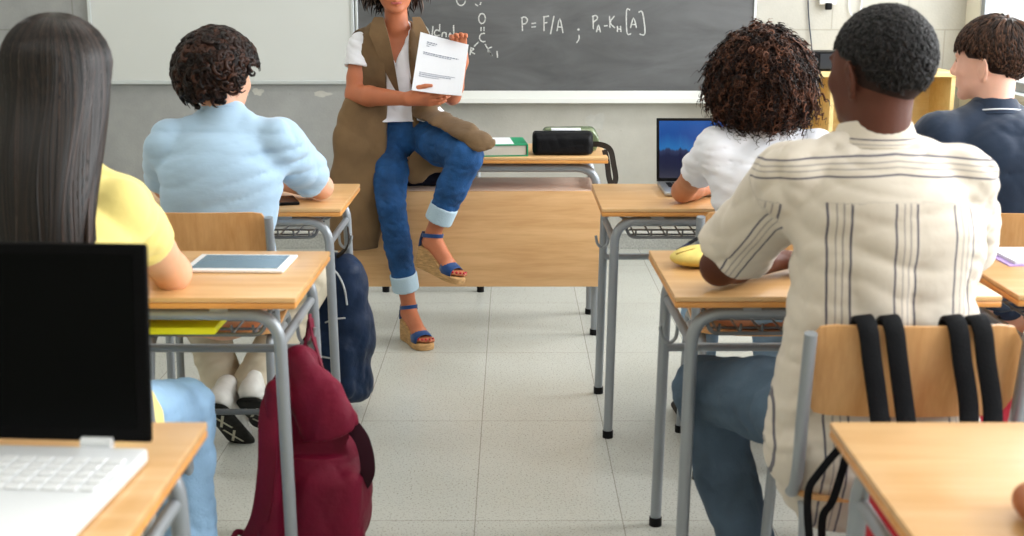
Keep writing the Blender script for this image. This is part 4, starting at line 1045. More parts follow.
fd.wrinkle(.016, 18, (.55,.55,1.6), 111, 6); fd.wrinkle(.002, 66, (.5,.5,1.5), 112, 5)
fd.mesh('t_shirt', mat('white_jersey', S(232,234,242), .85, sheen=.2, bump=.1, bscale=30, stretch=(1,1,2.4)), p2)
M_jeanL = mat('light_blue_denim', S(146,176,204), .85, noise=.16, nscale=7, bump=.2, bscale=160)
def jeans(lo, hi, hips, legs, parent, m, seed, hipr=(.15,.13,.095), res=.007):
    fd = Field(lo, hi, res); fd.ell(hips, hipr, None, .03)
    for pts, rs in legs: limbs(fd, pts, rs)
    fd.wrinkle(.019, 19, (1,1,1.2), seed, 6); fd.wrinkle(.005, 40, seed=seed+1)
    return fd.mesh('jeans', m, parent)
jeans((.45,3.35,.06), (1.05,4.15,.66), (.74,3.58,.54), [([(.665,3.6,.54), kl, (.605,3.89,.15)], (.085,.066,.05)), ([(.815,3.6,.54), kr, (.84,3.92,.15)], (.085,.066,.05))], p2, M_jeanL, 115)
trainer((.595,3.85,.02), (.59,4.02,.012), (0,0,1), p2, 3); trainer((.84,3.89,.02), (.85,4.06,.012), (0,0,1), p2, 4)
# the curls
M_hairB = hair_mat('dark_brown_spirals', S(26,15,12), S(104,68,52), .45)
g = np.random.default_rng(5)
c0 = A((.715,3.625,1.163)); 
fdh = Field(c0-.26, c0+.26, .006)
fdh.ell(c0+(0,0,.02), (.116,.112,.105), None, 0); fdh.ell(c0+(0,-.01,-.055), (.095,.09,.07), None, .03)
fdh.ell(c0+(0,.125,-.03), (.065,.06,.085), None, .03, 's'); fdh.wrinkle(.007, 90, seed=4, n=6)
hb = fdh.mesh('hair', M_hairB, p2); set_rnd(hb, np.full(len(hb.data.vertices), .1))
n = 2300; d = scalp_dirs(1500); d = np.concatenate([d, d[::-1]*np.array((-1,1,1))])[:n*2]
d = d[(d[:,1] < .45) | (d[:,2] > .3)]; n = len(d)
k = 40; t = np.linspace(0, 1, k)
P0 = d*np.array((.120,.114,.112))+np.array((0,0,.015))
L = .035+.035*g.random(n)+.08*np.clip(-d[:,2], 0, 1)+.05*np.clip(-d[:,2], 0, 1)*(d[:,0] > .0)
out = d*np.array((1,1,.7)); turns = L/.015
tn = np.cross(out, g.normal(size=out.shape)); tn /= np.linalg.norm(tn, axis=1, keepdims=True); bn = np.cross(out, tn); bn /= np.linalg.norm(bn, axis=1, keepdims=True)
ang = t[None,:]*turns[:,None]*2*PI+g.random(n)[:,None]*6.28; rr = (.0055+.0035*g.random(n))[:,None]
dn = np.array((0,0,-1.))+d*d[:,2:3]+g.normal(size=d.shape)*.25
pth = P0[:,None]+out[:,None]*(L[:,None]*.5*(t-.35*t*t)[None])[...,None]+dn[:,None]*(L[:,None]*(t**1.4)[None]*.9)[...,None]
pth = pth+tn[:,None]*(rr*np.cos(ang))[...,None]+bn[:,None]*(rr*np.sin(ang))[...,None]
sp = .22*np.clip((.10-pth[...,2])/.2, 0, 1)+.95; pth[...,0] *= sp; 
strands('curls', pth+c0, .0023+.0010*g.random(n), M_hairB, hb, 3, g.random(n)**1.3)

# ===== 3. striped shirt, nearest on the right
J = dict(pelvis=(.735,2.42,.53), waist=(.735,2.415,.72), chest=(.74,2.43,.92), neck=(.725,2.48,1.105), sl=(.565,2.48,1.035), sr=(.890,2.47,1.03), w=(.158,.155,.163), sq=1.4, shr=.052)
el, er = (.463,2.72,.805), (1.0,2.74,.805); wl, wr = (.62,2.86,.79), (.90,2.88,.79)
hc = (.728,2.50,1.250); R = headR(.50, -.03, -.03)
M_skinC = skin('deep_brown_skin', S(88,52,40))
fd = Field((.3,2.15,.02), (1.2,3.1,1.42), .005)
T = head(fd, hc, R, 1.03); fd.cone(A(J['neck'])+(0,0,.02), A(hc)-(-.004,.02,.05), .062, .058, .02); torso(fd, J, -.004)
arm(fd, J['sl'], el, wl, (.052,.043,.038,.027)); arm(fd, J['sr'], er, wr, (.052,.043,.038,.027))
hand(fd, wl, (.95,.2,-.03), (0,0,1), -1, (.3,.3,.2)); hand(fd, wr, (-.95,.15,-.03), (0,0,1), 1, (.3,.3,.2))
kl, kr = (.455,2.80,.49), (.86,2.86,.50); al, ar = (.56,2.72,.10), (.90,2.78,.10)
limbs(fd, [(.64,2.42,.53), kl, al], (.08,.055,.038)); limbs(fd, [(.83,2.42,.53), kr, ar], (.08,.055,.038))
p3 = fd.mesh('person', M_skinC); tag(p3, 'person in a cream shirt with grey stripes seated on the right, short black hair', 'person')
eye_parts(p3, T, 1.03, 'brown_iris')
fd = Field((.3,2.1,.34), (1.2,2.95,1.22), .006)
torso(fd, J, .017, k=.04)
fd.cone((.725,2.42,.50), (.735,2.415,.72), .195, .18, .03, ((0,1,0), 1.35))
fd.cone((.66,2.36,.42), (.70,2.36,.60), .085, .10, .04, ((0,1,0), 1.5)); fd.cone((.79,2.36,.43), (.76,2.36,.60), .085, .10, .04, ((0,1,0), 1.5))
sleeve(fd, J['sl'], el, .74, .076, .078); sleeve(fd, J['sr'], er, .74, .076, .078)
fd.ell(A(J['neck'])+(0,.035,.055), (.064,.058,.05), None, .01, 's')
fd.wrinkle(.026, 12, (.9,.9,.9), 121, 6); fd.wrinkle(.007, 34, (.7,.7,1.4), 122, 5)
M_str = bpy.data.materials.new('cream_striped_cotton'); M_str.use_nodes = True
N = M_str.node_tree.nodes; L_ = M_str.node_tree.links; b = N['Principled BSDF']
at_ = N.new('ShaderNodeAttribute'); at_.attribute_name = 'stripe'
fr_ = N.new('ShaderNodeMath'); fr_.operation = 'FRACT'; L_.new(at_.outputs['Fac'], fr_.inputs[0])
cr = N.new('ShaderNodeValToRGB'); cr.color_ramp.interpolation = 'CONSTANT'; e = cr.color_ramp.elements
base_c = (*S(208,198,184),1); dk = (*S(92,88,98),1); md = (*S(158,150,144),1)
e[0].position = 0; e[0].color = base_c; e[1].position = .30; e[1].color = dk
for q, c_ in ((.335,base_c), (.43,md), (.455,base_c), (.53,md), (.555,base_c), (.64,dk), (.675,base_c)): x = e.new(q); x.color = c_
L_.new(fr_.outputs[0], cr.inputs[0]); L_.new(cr.outputs[0], b.inputs['Base Color']); b.inputs['Roughness'].default_value = .85; b.inputs['Sheen Weight'].default_value = .2
nz = N.new('ShaderNodeTexNoise'); nz.inputs['Scale'].default_value = 26; bp = N.new('ShaderNodeBump'); bp.inputs['Strength'].default_value = .12; bp.inputs['Distance'].default_value = .01
L_.new(nz.outputs['Fac'], bp.inputs['Height']); L_.new(bp.outputs[0], b.inputs['Normal'])
sh3 = fd.mesh('shirt', M_str, p3)
c = co_of(sh3); per = .118
# down the back: stripes across x; on the yoke: stripes across height; on the sleeves: along the sleeve
u_back = (c[:,0]-.6015)/per+.30+4
yoke_z = 1.005+.012*np.cos((c[:,0]-.735)*9); u_yoke = (c[:,2]-1.075-.25*(np.abs(c[:,0]-.735)-.1)*-.35)/.10+.5+4
st = np.where(c[:,2] > yoke_z, np.clip(u_yoke, 3.9, 5.2), u_back)
for s_, e_ in ((J['sl'], el), (J['sr'], er)):
    s0, e0 = A(s_), A(e_); dd = unit(e0-s0); rel = c-s0; tt = rel@dd
    sd = unit(np.cross(dd, (0,-1,0))); uu = (rel@sd)
    on_sl = (tt > .035) & (np.linalg.norm(rel-tt[:,None]*dd, axis=1) < .115) & (np.abs(c[:,0]-.735) > .185)
    st = np.where(on_sl, uu/.105+.42+4, st)
a_ = sh3.data.attributes.new('stripe', 'FLOAT', 'POINT'); a_.data.foreach_set('value', st.astype(np.float32))
# collar
bm = bmesh.new(); nk = A(J['neck'])
ring = []
for i in range(33):
    a = 2*PI*i/32+PI/2+.12 if False else 2*PI*i/33
    ca, sa = math.cos(a), math.sin(a)
    ring.append([(nk[0]+.066*ca, nk[1]+.02+.064*sa, nk[2]+.03-.016*sa+.0), (nk[0]+.072*ca, nk[1]+.02+.070*sa, nk[2]+.04-.016*sa), (nk[0]+.092*ca, nk[1]+.018+.09*sa, nk[2]-.012-.016*sa), (nk[0]+.089*ca, nk[1]+.018+.087*sa, nk[2]-.018-.016*sa)])
R_ = [[bm.verts.new(p) for p in r] for r in ring]
for i in range(33):
    for j in range(4): bm.faces.new((R_[i][j], R_[i][(j+1)%4], R_[(i+1)%33][(j+1)%4], R_[(i+1)%33][j]))
col3 = auto_smooth(obj('collar', bm, M_str, sh3)); cc = co_of(col3)
a_ = col3.data.attributes.new('stripe', 'FLOAT', 'POINT'); a_.data.foreach_set('value', ((cc[:,2]-nk[2])/.1*1.2+.45).astype(np.float32))
M_jeanM = mat('mid_blue_denim', S(74,92,110), .85, noise=.35, nscale=6, bump=.25, bscale=160)
jeans((.3,2.2,.05), (1.15,3.0,.68), (.735,2.40,.54), [([(.64,2.42,.54), (.55,2.62,.53), kl, (.50,2.76,.30), (.575,2.71,.07)], (.095,.086,.074,.068,.058)), ([(.84,2.42,.54), kr, (.91,2.78,.07)], (.098,.075,.055))], p3, M_jeanM, 125, (.17,.14,.10))
trainer((.575,2.66,.02), (.57,2.84,.012), (0,0,1), p3, 5); trainer((.90,2.74,.02), (.91,2.92,.012), (0,0,1), p3, 6)
# close-cropped hair with a faded nape
M_hairC = hair_mat('short_black_hair', S(12,11,12), S(34,30,32), .6, .3)
h3 = curly_cap(hc, R, 1.03, 2600, .0032, M_hairC, p3, base=(.078,.097,.089), off=(0,-.013,.032), lock=.012, thick=.0026, seed=9, front=.2, side=-.02, back=-.62, jitter=.018, turns=1.2)
fdh = Field(A(hc)-.17, A(hc)+.17, .0045); fdh.ell(A(hc)+R@(np.array((0,-.012,.02))*1.03), np.array((.078,.0955,.095))*1.03, R, k=0); fdh.cut(A(hc)+R@np.array((0,.03,.0)), R@np.array((0,.9,-.43)), k=.01); fdh.cut(A(hc)+R@np.array((0,-.06,-.078)), R@np.array((0,.2,-.98)), k=.01)
fdh.mesh('stubble', mat('faded_stubble', S(46,32,28), .8, noise=.3, nscale=160), p3)

# ===== 4. navy polo
J = dict(pelvis=(1.44,3.60,.53), waist=(1.435,3.59,.71), chest=(1.43,3.60,.88), neck=(1.395,3.63,1.05), sl=(1.24,3.62,.985), sr=(1.595,3.60,.985), w=(.165,.16,.17), sq=1.4, shr=.055)
el, er = (1.15,3.86,.80), (1.68,3.86,.80); wl, wr = (1.30,4.02,.785), (1.52,4.04,.785)
hc = (1.385,3.66,1.20); R = headR(.86, -.05, -.03)
M_skinD = skin('pale_pink_skin', S(232,184,164))
fd = Field((1.0,3.3,.02), (1.85,4.2,1.36), .005)
T = head(fd, hc, R, .98); fd.cone(J['neck'], A(hc)-(-.012,.03,.05), .052, .05, .02); torso(fd, J, -.004)
arm(fd, J['sl'], el, wl); arm(fd, J['sr'], er, wr); hand(fd, wl, (.9,.3,-.03), (0,0,1), -1, (.3,.3,.2)); hand(fd, wr, (-.9,.3,-.03), (0,0,1), 1, (.3,.3,.2))
kl, kr = (1.34,3.98,.49), (1.54,3.98,.49); al, ar = (1.34,3.96,.10), (1.54,3.96,.10)
limbs(fd, [(1.36,3.6,.53), kl, al], (.075,.05,.035)); limbs(fd, [(1.52,3.6,.53), kr, ar], (.075,.05,.035))
p4 = fd.mesh('person', M_skinD); tag(p4, 'person in a navy polo shirt at the right edge, face in profile, short brown hair', 'person')
eye_parts(p4, T, .98, 'brown_iris')
fd = Field((1.0,3.3,.5), (1.85,4.1,1.2), .006)
torso(fd, J, .014); sleeve(fd, J['sl'], el, .70, .075, .070); sleeve(fd, J['sr'], er, .70, .075, .070)
fd.cut((0,0,.515), (0,0,-1)); fd.cone(A(J['neck'])+(0,.0,-.04), A(J['neck'])+(0,.008,.004), .074, .062, .02); fd.ell(A(J['neck'])+(0,.035,.06), (.056,.055,.05), None, .01, 's')
fd.wrinkle(.024, 15, (.9,.9,.9), 131, 6); fd.wrinkle(.003, 50, seed=132)
M_navyP = mat('navy_pique_cotton', S(28,42,62), .8, sheen=.3, noise=.08, nscale=10, bump=.15, bscale=30)
sh4 = fd.mesh('polo_shirt', M_navyP, p4)
def collar(nk, m, parent, r=.062, h=.03, tilt=.02, stripe=None):
    bm = bmesh.new(); R_ = []
    for i in range(32):
        a = 2*PI*i/32; ca, sa = math.cos(a), math.sin(a)
        R_.append([bm.verts.new(p) for p in ((nk[0]+r*ca, nk[1]+.018+r*.96*sa, nk[2]+h-tilt*sa), (nk[0]+(r+.006)*ca, nk[1]+.018+(r+.005)*sa, nk[2]+h+.006-tilt*sa), (nk[0]+(r+.028)*ca, nk[1]+.016+(r+.026)*sa, nk[2]-.006-tilt*sa), (nk[0]+(r+.025)*ca, nk[1]+.016+(r+.023)*sa, nk[2]-.012-tilt*sa))])
    for i in range(32):
        for j in range(4): bm.faces.new((R_[i][j], R_[i][(j+1)%4], R_[(i+1)%32][(j+1)%4], R_[(i+1)%32][j]))
    c_ = auto_smooth(obj('collar', bm, m, parent))
    if stripe:
        bm = bmesh.new(); rr = r+.0215
        sweep(bm, [V((nk[0]+rr*math.cos(a), nk[1]+.016+rr*.99*math.sin(a), nk[2]+.005-tilt*math.sin(a))) for a in np.linspace(0, 2*PI, 33)[:-1]], circ(.0022, 6), up=(0,0,1), closed=True); obj('collar_stripe', bm, stripe, parent)
    return c_
collar(A(J['neck']), M_navyP, sh4, stripe=M_white)
jeans((1.15,3.35,.05), (1.75,4.15,.68), (1.44,3.58,.54), [([(1.36,3.6,.54), kl, (1.34,3.96,.12)], (.09,.07,.055)), ([(1.52,3.6,.54), kr, (1.54,3.96,.12)], (.09,.07,.055))], p4, MATS['beige_cotton'] if False else mat('dark_denim', S(44,58,84), .85, noise=.2, nscale=7), 135)
trainer((1.34,3.92,.02), (1.33,4.1,.012), (0,0,1), p4, 7); trainer((1.54,3.92,.02), (1.55,4.1,.012), (0,0,1), p4, 8)
def straight_hair(c, R, sc, n, m, parent, base, off, length, thick, seed, front=.35, side=-.15, back=-.72, sweepdir=(0,-.3,-1), lift=.012, basecut=True):
    g = np.random.default_rng(seed); c = A(c); T = lambda q: c+(np.asarray(q)*sc)@R.T
    d = scalp_dirs(n); d = d[hairline(d, front, side, back)]; b = np.array(base)-.004
    k = 9; t = np.linspace(0, 1, k); crown = np.array((0,-.35,.94)); crown /= np.linalg.norm(crown)
    fl = d-crown*(d@crown)[:,None]; fl /= np.linalg.norm(fl, axis=1, keepdims=True)+1e-6     # whorl: hair runs away from the crown
    fl = fl+np.array(sweepdir)*.5; L = length*(.6+.6*g.random(len(d)))
    path = d[:,None]+fl[:,None]*(L[:,None]/.09*t[None])[...,None]+g.normal(size=(len(d),1,3))*.12*t[None,:,None]
    path /= np.linalg.norm(path, axis=-1, keepdims=True)
    pts = path*(b+lift*np.sin(t*PI*.7)[None,:,None]+.002)+np.array(off)
    pts = T(pts.reshape(-1,3)).reshape(len(d), k, 3)
    fdh = Field(c-.17, c+.17, .005); fdh.ell(T(off), (np.array(base)+.003)*sc, R, k=0)
    fdh.cut(T((0,.05,.03)), R@np.array((0,.85,-.53)), k=.01); fdh.cut(T((0,-.06,-.07)), R@np.array((0,.35,-.94)), k=.01)
    for s in (-1, 1): fdh.ell(T((s*.085,.01,-.02)), (.03*sc,.035*sc,.04*sc), R, .01, 's')
    fdh.wrinkle(.003, 120, seed=seed, n=5)
    h = fdh.mesh('hair', m, parent); set_rnd(h, np.full(len(h.data.vertices), .2))
    strands('locks', pts, thick*(.6+.8*g.random(len(d))), m, h, 4, g.random(len(d)))
    return h
M_hairD = hair_mat('chestnut_hair', S(28,18,14), S(88,62,48), .42)
straight_hair(hc, R, .98, 2200, M_hairD, p4, (.086,.106,.096), (0,-.012,.034), .06, .0032, 13, front=.25, side=-.06, back=-.82)

# ===== 5. long dark hair, yellow top, nearest on the left
J = dict(pelvis=(-.90,2.42,.53), waist=(-.90,2.42,.69), chest=(-.90,2.43,.87), neck=(-.89,2.48,1.055), sl=(-1.035,2.47,.985), sr=(-.79,2.48,.98), w=(.14,.125,.14), sq=1.35, shr=.048)
el, er = (-1.12,2.72,.79), (-.765,2.745,.785); wl, wr = (-.98,2.88,.785), (-.83,2.90,.785)
hc = (-.895,2.50,1.235); R = headR(0, -.05, 0)
fd = Field((-1.3,2.15,.02), (-.5,3.1,1.4), .005)
T = head(fd, hc, R, .96, True); fd.cone(J['neck'], A(hc)-(0,.03,.05), .048, .047, .02); torso(fd, J, -.004)
arm(fd, J['sl'], el, wl, (.044,.038,.034,.024)); arm(fd, J['sr'], er, wr, (.046,.042,.038,.026))
hand(fd, wl, (.9,.3,-.03), (0,0,1), -1, (.3,.3,.2), .92); hand(fd, wr, (-.9,.3,-.03), (0,0,1), 1, (.3,.3,.2), .92)
kl, kr = (-.99,2.84,.50), (-.755,2.74,.465); al, ar = (-.98,2.66,.10), (-.715,2.62,.10)
limbs(fd, [(-.97,2.42,.53), kl, al], (.075,.05,.035)); limbs(fd, [(-.82,2.42,.53), kr, ar], (.075,.05,.035))
p5 = fd.mesh('person', mat('light_olive_skin', S(226,174,140), .48, sss=.12, noise=.08, nscale=14)); tag(p5, 'person with long straight dark hair in a yellow top at the left edge', 'person')
eye_parts(p5, T, .96, 'brown_iris')
fd = Field((-1.3,2.15,.5), (-.5,3.0,1.2), .006)
torso(fd, J, .010); sleeve(fd, J['sr'], er, .50, .062, .058); sleeve(fd, J['sl'], el, .62, .062, .060)
fd.cut((0,0,.52), (0,0,-1)); fd.cone(A(J['neck'])+(0,.0,-.04), A(J['neck'])+(0,.008,.0), .068, .058, .02); fd.ell(A(J['neck'])+(0,.03,.055), (.052,.048,.045), None, .01, 's')
fd.wrinkle(.016, 18, (.9,.9,1.1), 141, 6); fd.wrinkle(.002, 60, seed=142)
fd.mesh('t_shirt', mat('soft_yellow_jersey', S(246,226,138), .85, sheen=.2, bump=.12, bscale=30), p5)
jeans((-1.2,2.2,.05), (-.5,3.0,.68), (-.90,2.40,.54), [([(-.97,2.42,.54), kl, (-.98,2.66,.12)], (.088,.068,.05)), ([(-.82,2.42,.54), kr, (-.735,2.61,.09)], (.086,.066,.058))], p5, mat('washed_denim', S(140,176,210), .85, noise=.22, nscale=7, bump=.2, bscale=160), 145)
trainer((-.98,2.6,.02), (-.98,2.78,.012), (0,0,1), p5, 9); trainer((-.715,2.56,.02), (-.70,2.74,.012), (0,0,1), p5, 10)
# long hair: scalp volume plus falling strands
M_hairE = hair_mat('long_dark_hair', S(13,9,8), S(66,48,40), .38, .4)
g = np.random.default_rng(21); c0 = A(hc)
fdh = Field(c0-(.2,.3,.5), c0+(.2,.2,.2), .006)
fdh.ell(c0+(0,-.012,.03), (.091,.102,.087), None, 0); fdh.chain([c0+(0,-.035,-.01), c0+(0,-.085,-.15), c0+(0,-.145,-.27), c0+(0,-.160,-.44)], (.080,.084,.084,.072), .012, ((0,1,0), 1.9))
fdh.ell(c0+(0,.12,-.05), (.075,.085,.12), None, .02, 's'); fdh.cut(c0+(0,.02,-.1), (0,1,0), c0+(-.2,-.03,-.5), c0+(.2,.2,-.09), .01)
fdh.apply(lambda X: -.1+0*X[...,0], c0, c0, .001, 'u') if False else None
sl_, X_ = fdh._sl(fdh.lo, fdh.lo+fdh.n*fdh.res); an = np.arctan2(X_[...,0]-c0[0], -(X_[...,1]-c0[1]-.03))
fdh.d[sl_] -= .0035*np.sin(an*34+np.sin(X_[...,2]*9)*.8)*np.clip(1-np.abs(fdh.d[sl_])/.03,0,1)
hb = fdh.mesh('hair', M_hairE, p5); 
ce = co_of(hb); set_rnd(hb, .15+.15*np.sin(np.arctan2(ce[:,0]-c0[0], -(ce[:,1]-c0[1]-.03))*46))
n = 3000; k = 22; t = np.linspace(0, 1, k)
az = g.uniform(-PI*.62, PI*.62, n); side = np.sign(az)                  # around the back of the head
rr = .985+.045*g.random(n)
pp = np.zeros((n, k, 3))
el0 = .02+1.1*g.random(n)**2; trav = PI/2-el0+2.75+.2*g.random(n)                                            # start height angle from the parting down
for j, tt in enumerate(t):
    ph = np.minimum(el0+tt*trav, PI/2)                                    # travel over the skull first
    over = np.clip(el0+tt*trav-PI/2, 0, 9)
    x = np.sin(az)*np.sin(ph)*.099; y = -np.cos(az)*np.sin(ph)*.108-.012; z = np.cos(ph)*.097+.03
    z = z-over*.165
    x2 = x*(1-.06*over)+.004*np.sin(over*3+az*9); y2 = np.where(y > -.02, y-.03*over, y*(1-.1*over)-.012*over)-.10*(1-np.exp(-(over/1.1)**2))
    pp[:,j] = np.stack([x2*rr, y2*rr, z], 1)
strands('strands', pp+c0, .0022+.0018*g.random(n), M_hairE, hb, 4, g.random(n)**1.8, tip=.5, tf=9)

# ===== 6. the teacher, half seated on the front edge of her desk
J = dict(pelvis=(-.43,5.085,.845), waist=(-.44,5.06,.96), chest=(-.455,5.03,1.09), neck=(-.455,5.02,1.262), sl=tuple(P(362,46,5.02)), sr=tuple(P(419,44,5.04)), w=(.135,.115,.125), sq=1.35, shr=.04)
hc = A((-.457,4.985,1.425)); R = headR(PI+.12, -.10, .05)
# her own right arm is on the left of the photo
e1, w1 = P(355,95,4.97), P(408,99,4.79); e2, w2 = P(452,96,4.99), P(461,62,4.90)
M_skinT = skin('sun_tanned_skin', S(186,112,78))
fd = Field((-.80,4.5,.0), (-.05,5.35,1.60), .005)
T = head(fd, hc, R, .95, True, smile=1); fd.cone(J['neck'], hc-(0,-.02,.06), .047, .043, .02); torso(fd, J, -.006, low=False)
arm(fd, J['sl'], e1, w1, (.043,.039,.036,.024)); arm(fd, J['sr'], e2, w2, (.040,.035,.032,.023))
hand(fd, w1, (.98,-.1,.0), (.05,-.75,-.65), -1, (.18,.25,.2), .95, thumb_in=.2)
hand(fd, w2, (-.12,-.22,.96), (-.25,.95,.2), 1, (.6,.75,.5), .95, spread=.02, thumb_in=-.3)
hL, hR = (-.50,5.06,.835), (-.36,5.06,.835)
kL, kR = P(391,205,4.86), P(466,156,4.74); s1h, s1t = A((-.440,4.975,0)), A((-.335,4.785,0))
def footgeo(h, t, u):
    h, t = A(h), A(t); d = unit(t-h); u = unit(A(u)-d*np.dot(u, d)); return h, d, u, np.cross(d, u), np.linalg.norm(t-h)
def barefoot(fd, h, t, u):
    h, d, u, s, L = footgeo(h, t, u); Q = lambda a, b, c=0: h+d*a*L+u*b+s*c
    an = Q(.17,.155); fd.cone(Q(.12,.112), Q(.17,.145), .026, .026, .02); fd.cone(Q(.2,.135), Q(.62,.064), .028, .024, .02); fd.cone(Q(.12,.108), Q(.60,.053), .024, .026, .02)
    fd.cone(Q(.66,.052,-.016), Q(.66,.052,.018), .018, .018, .015)
    for q, l, r in ((.027,.93,.0095), (.012,.955,.0078), (-.001,.93,.0074), (-.013,.895,.007), (-.024,.85,.0068)): fd.cone(Q(.70,.045,-q), Q(l,.036,-q*1.1), r, r, .003)
    return an
s2h, s2t = A(P(419,266,4.83)), A(P(461,285,4.68)); u1, u2 = (0,0,1), (.50,-.30,.83)
a1 = barefoot(fd, s1h, s1t, u1); a2 = barefoot(fd, s2h, s2t, u2)
limbs(fd, [hL, kL, A(kL)*.6+a1*.4, a1], (.07,.048,.044,.030)); limbs(fd, [hR, kR, A(kR)*.6+a2*.4, a2], (.07,.048,.044,.030))
pt = fd.mesh('person', M_skinT); tag(pt, 'teacher half sitting on the desk in a brown sleeveless coat, holding up a white sheet', 'person')
eye_parts(pt, T, .95, 'brown_iris')
for s in (-1, 1): 
    bm = bmesh.new(); bmesh.ops.create_uvsphere(bm, u_segments=10, v_segments=8, radius=.005)
    for v in bm.verts: v.co += V(T(s*.084,-.004,-.045))
    obj('earring', bm, mat('pearl', (.8,.78,.72), .15), pt, True)
bm = bmesh.new()
a = [T(-.020,.0975,-.0645), T(-.008,.102,-.066), T(.008,.102,-.066), T(.020,.0975,-.0645)]
sweep(bm, [V(p) for p in a], circ(.0042, 8), up=(0,-1,0)); obj('lips', bm, mat('rose_lips', S(170,84,80), .4), pt, True)
# white v-neck t-shirt
fd = Field((-.8,4.75,.86), (-.1,5.3,1.36), .005)
torso(fd, J, .007); sleeve(fd, J['sl'], e1, .44, .056, .060, .010); sleeve(fd, J['sr'], e2, .45, .052, .056, .010)
nk = A(J['neck']); fd.ell(nk+(0,-.01,.05), (.062,.06,.045), None, .01, 's')
fd.apply(lambda X: np.maximum(np.abs(X[...,0]-nk[0]-.0)-.062*np.clip((X[...,2]-(nk[2]-.145))/.145, 0, 1.2)+.002, X[...,1]-nk[1]), nk-.2, nk+.2, .004, 's')
fd.cut((0,0,.895), (0,0,-1)); fd.wrinkle(.008, 26, (.8,.8,1.1), 151, 5)
fd.mesh('t_shirt', MATS['white_jersey'], pt)
# jeans with turned-up pale cuffs
M_jeanT = mat('strong_blue_denim', S(30,76,128), .8, noise=.45, nscale=11, bump=.3, bscale=170)
fd = Field((-.75,4.55,.15), (-.05,5.35,1.0), .005)
fd.ell((-.43,5.085,.845), (.155,.12,.095), None, .03); fd.cone((-.435,5.075,.86), (-.44,5.065,.93), .145, .125, .03, ((0,1,0), 1.3))
c1 = A(kL)*.22+a1*.78; c2 = A(kR)*.24+a2*.76
limbs(fd, [hL, A(hL)*.5+A(kL)*.5, kL, A(kL)*.6+a1*.4, c1], (.080,.072,.055,.052,.045), k=.012)
limbs(fd, [hR, A(hR)*.5+A(kR)*.5, kR, A(kR)*.6+a2*.4, c2], (.086,.084,.064,.058,.046), k=.015)
for s_, lo_, d_ in ((c1, kL, a1), (c2, kR, a2)): dd = unit(d_-A(lo_)); fd.cut(s_+dd*.02, dd, s_-.1, s_+.1, .003)
fd.wrinkle(.009, 26, (1,1,1.2), 155, 6); fd.wrinkle(.004, 52, (1,1,1.6), seed=156)
jt = fd.mesh('jeans', M_jeanT, pt)
M_cuff = mat('pale_denim_cuff', S(176,200,216), .85, bump=.2, bscale=160)
for kk, aa, cc_ in ((kL, a1, c1), (kR, a2, c2)):
    dd = unit(aa-A(kk)); fd = Field(cc_-.12, cc_+.12, .005)
    fd.cone(cc_-dd*.04, cc_+dd*.035, .056, .055, 0); fd.cut(cc_+dd*.032, dd, k=.004); fd.cut(cc_-dd*.04, -dd, k=.004)
    fd.cone(cc_+dd*.0, cc_+dd*.08, .047, .047, .002, None, 's'); fd.mesh('cuff', M_cuff, jt)
# long brown sleeveless coat
M_coat = mat('brown_suede', S(112,88,60), .9, sheen=.15, noise=.35, nscale=6, bump=.12, bscale=60)
fd = Field((-.82,4.6,.38), (-.05,5.4,1.36), .006)
torso(fd, J, .024, low=False)
fd.cone(A(J['waist']), (-.44,5.10,.82), .14, .165, .03, ((0,1,0), 1.25))
fd.chain([A(P(376,92,4.99)), A(P(368,116,4.97)), A(P(363,140,4.95)), A(P(358,190,4.93)), A(P(354,262,4.93))], (.085,.096,.099,.104,.092), .045, (unit((.25,-1,.1)), 2.3))
fd.chain([(-.50,5.08,.97), (-.545,4.98,.78), (-.575,4.965,.5)], (.07,.06,.055), .03)
fd.cut((0,0,.425), (.1,0,-1))
fd.apply(lambda X: np.maximum(np.maximum(np.abs(X[...,0]-(-.449+.02*(1.2-X[...,2])))-(.050+.035*np.clip(1.02-X[...,2],0,1)), X[...,1]-5.02), .60-X[...,2]), (-.6,4.6,.6), (-.2,5.05,1.36), .006, 's')
fd.ell(nk+(0,-.02,.05), (.066,.07,.05), None, .01, 's')
for s_, e_ in ((J['sl'], e1), (J['sr'], e2)):
    s0 = A(s_); d_ = unit(A(e_)-s0); out = unit(A((s0[0]-nk[0],0,0)))
    fd.cone(s0+out*.012-d_*.0, s0+out*.04+d_*.10, .058, .058, .01, None, 's')
# part of the coat that lies over her left thigh and falls off the knee
fd2 = Field((-.55,4.55,.66), (-.0,5.25,1.06), .006)
ov = [A(P(424,112,4.93)), A(P(440,119,4.84)), A(P(461,129,4.755)), A(P(484,144,4.70))]
fd2.chain(ov, (.034,.042,.046,.046), .008, (unit((-.2,-.45,.87)), 4.6))
fd2.chain([A(P(425,110,4.95)), (-.35,5.10,.93), (-.33,5.06,.84)], (.045,.05,.04), .03)
fd2.wrinkle(.006, 22, seed=163)
fd.wrinkle(.014, 14, (1,1,.5), 161, 6)
ct = fd.mesh('coat', M_coat, pt); fd2.mesh('coat_tail', M_coat, ct)
fd = Field((-.55,4.8,.62), (-.20,5.1,.90), .006); fd.chain([A(P(426,158,4.96)), A(P(420,166,4.955)), A(P(416,176,4.955))], (.045,.045,.035), .02, ((0,1,0), 4)); fd.cone(A(P(424,158,4.955)), A(P(442,166,4.955)), .035, .025, .02, ((0,1,0), 4)); fd.wrinkle(.005, 24, seed=5)
fd.mesh('coat_hem', M_coat, ct)
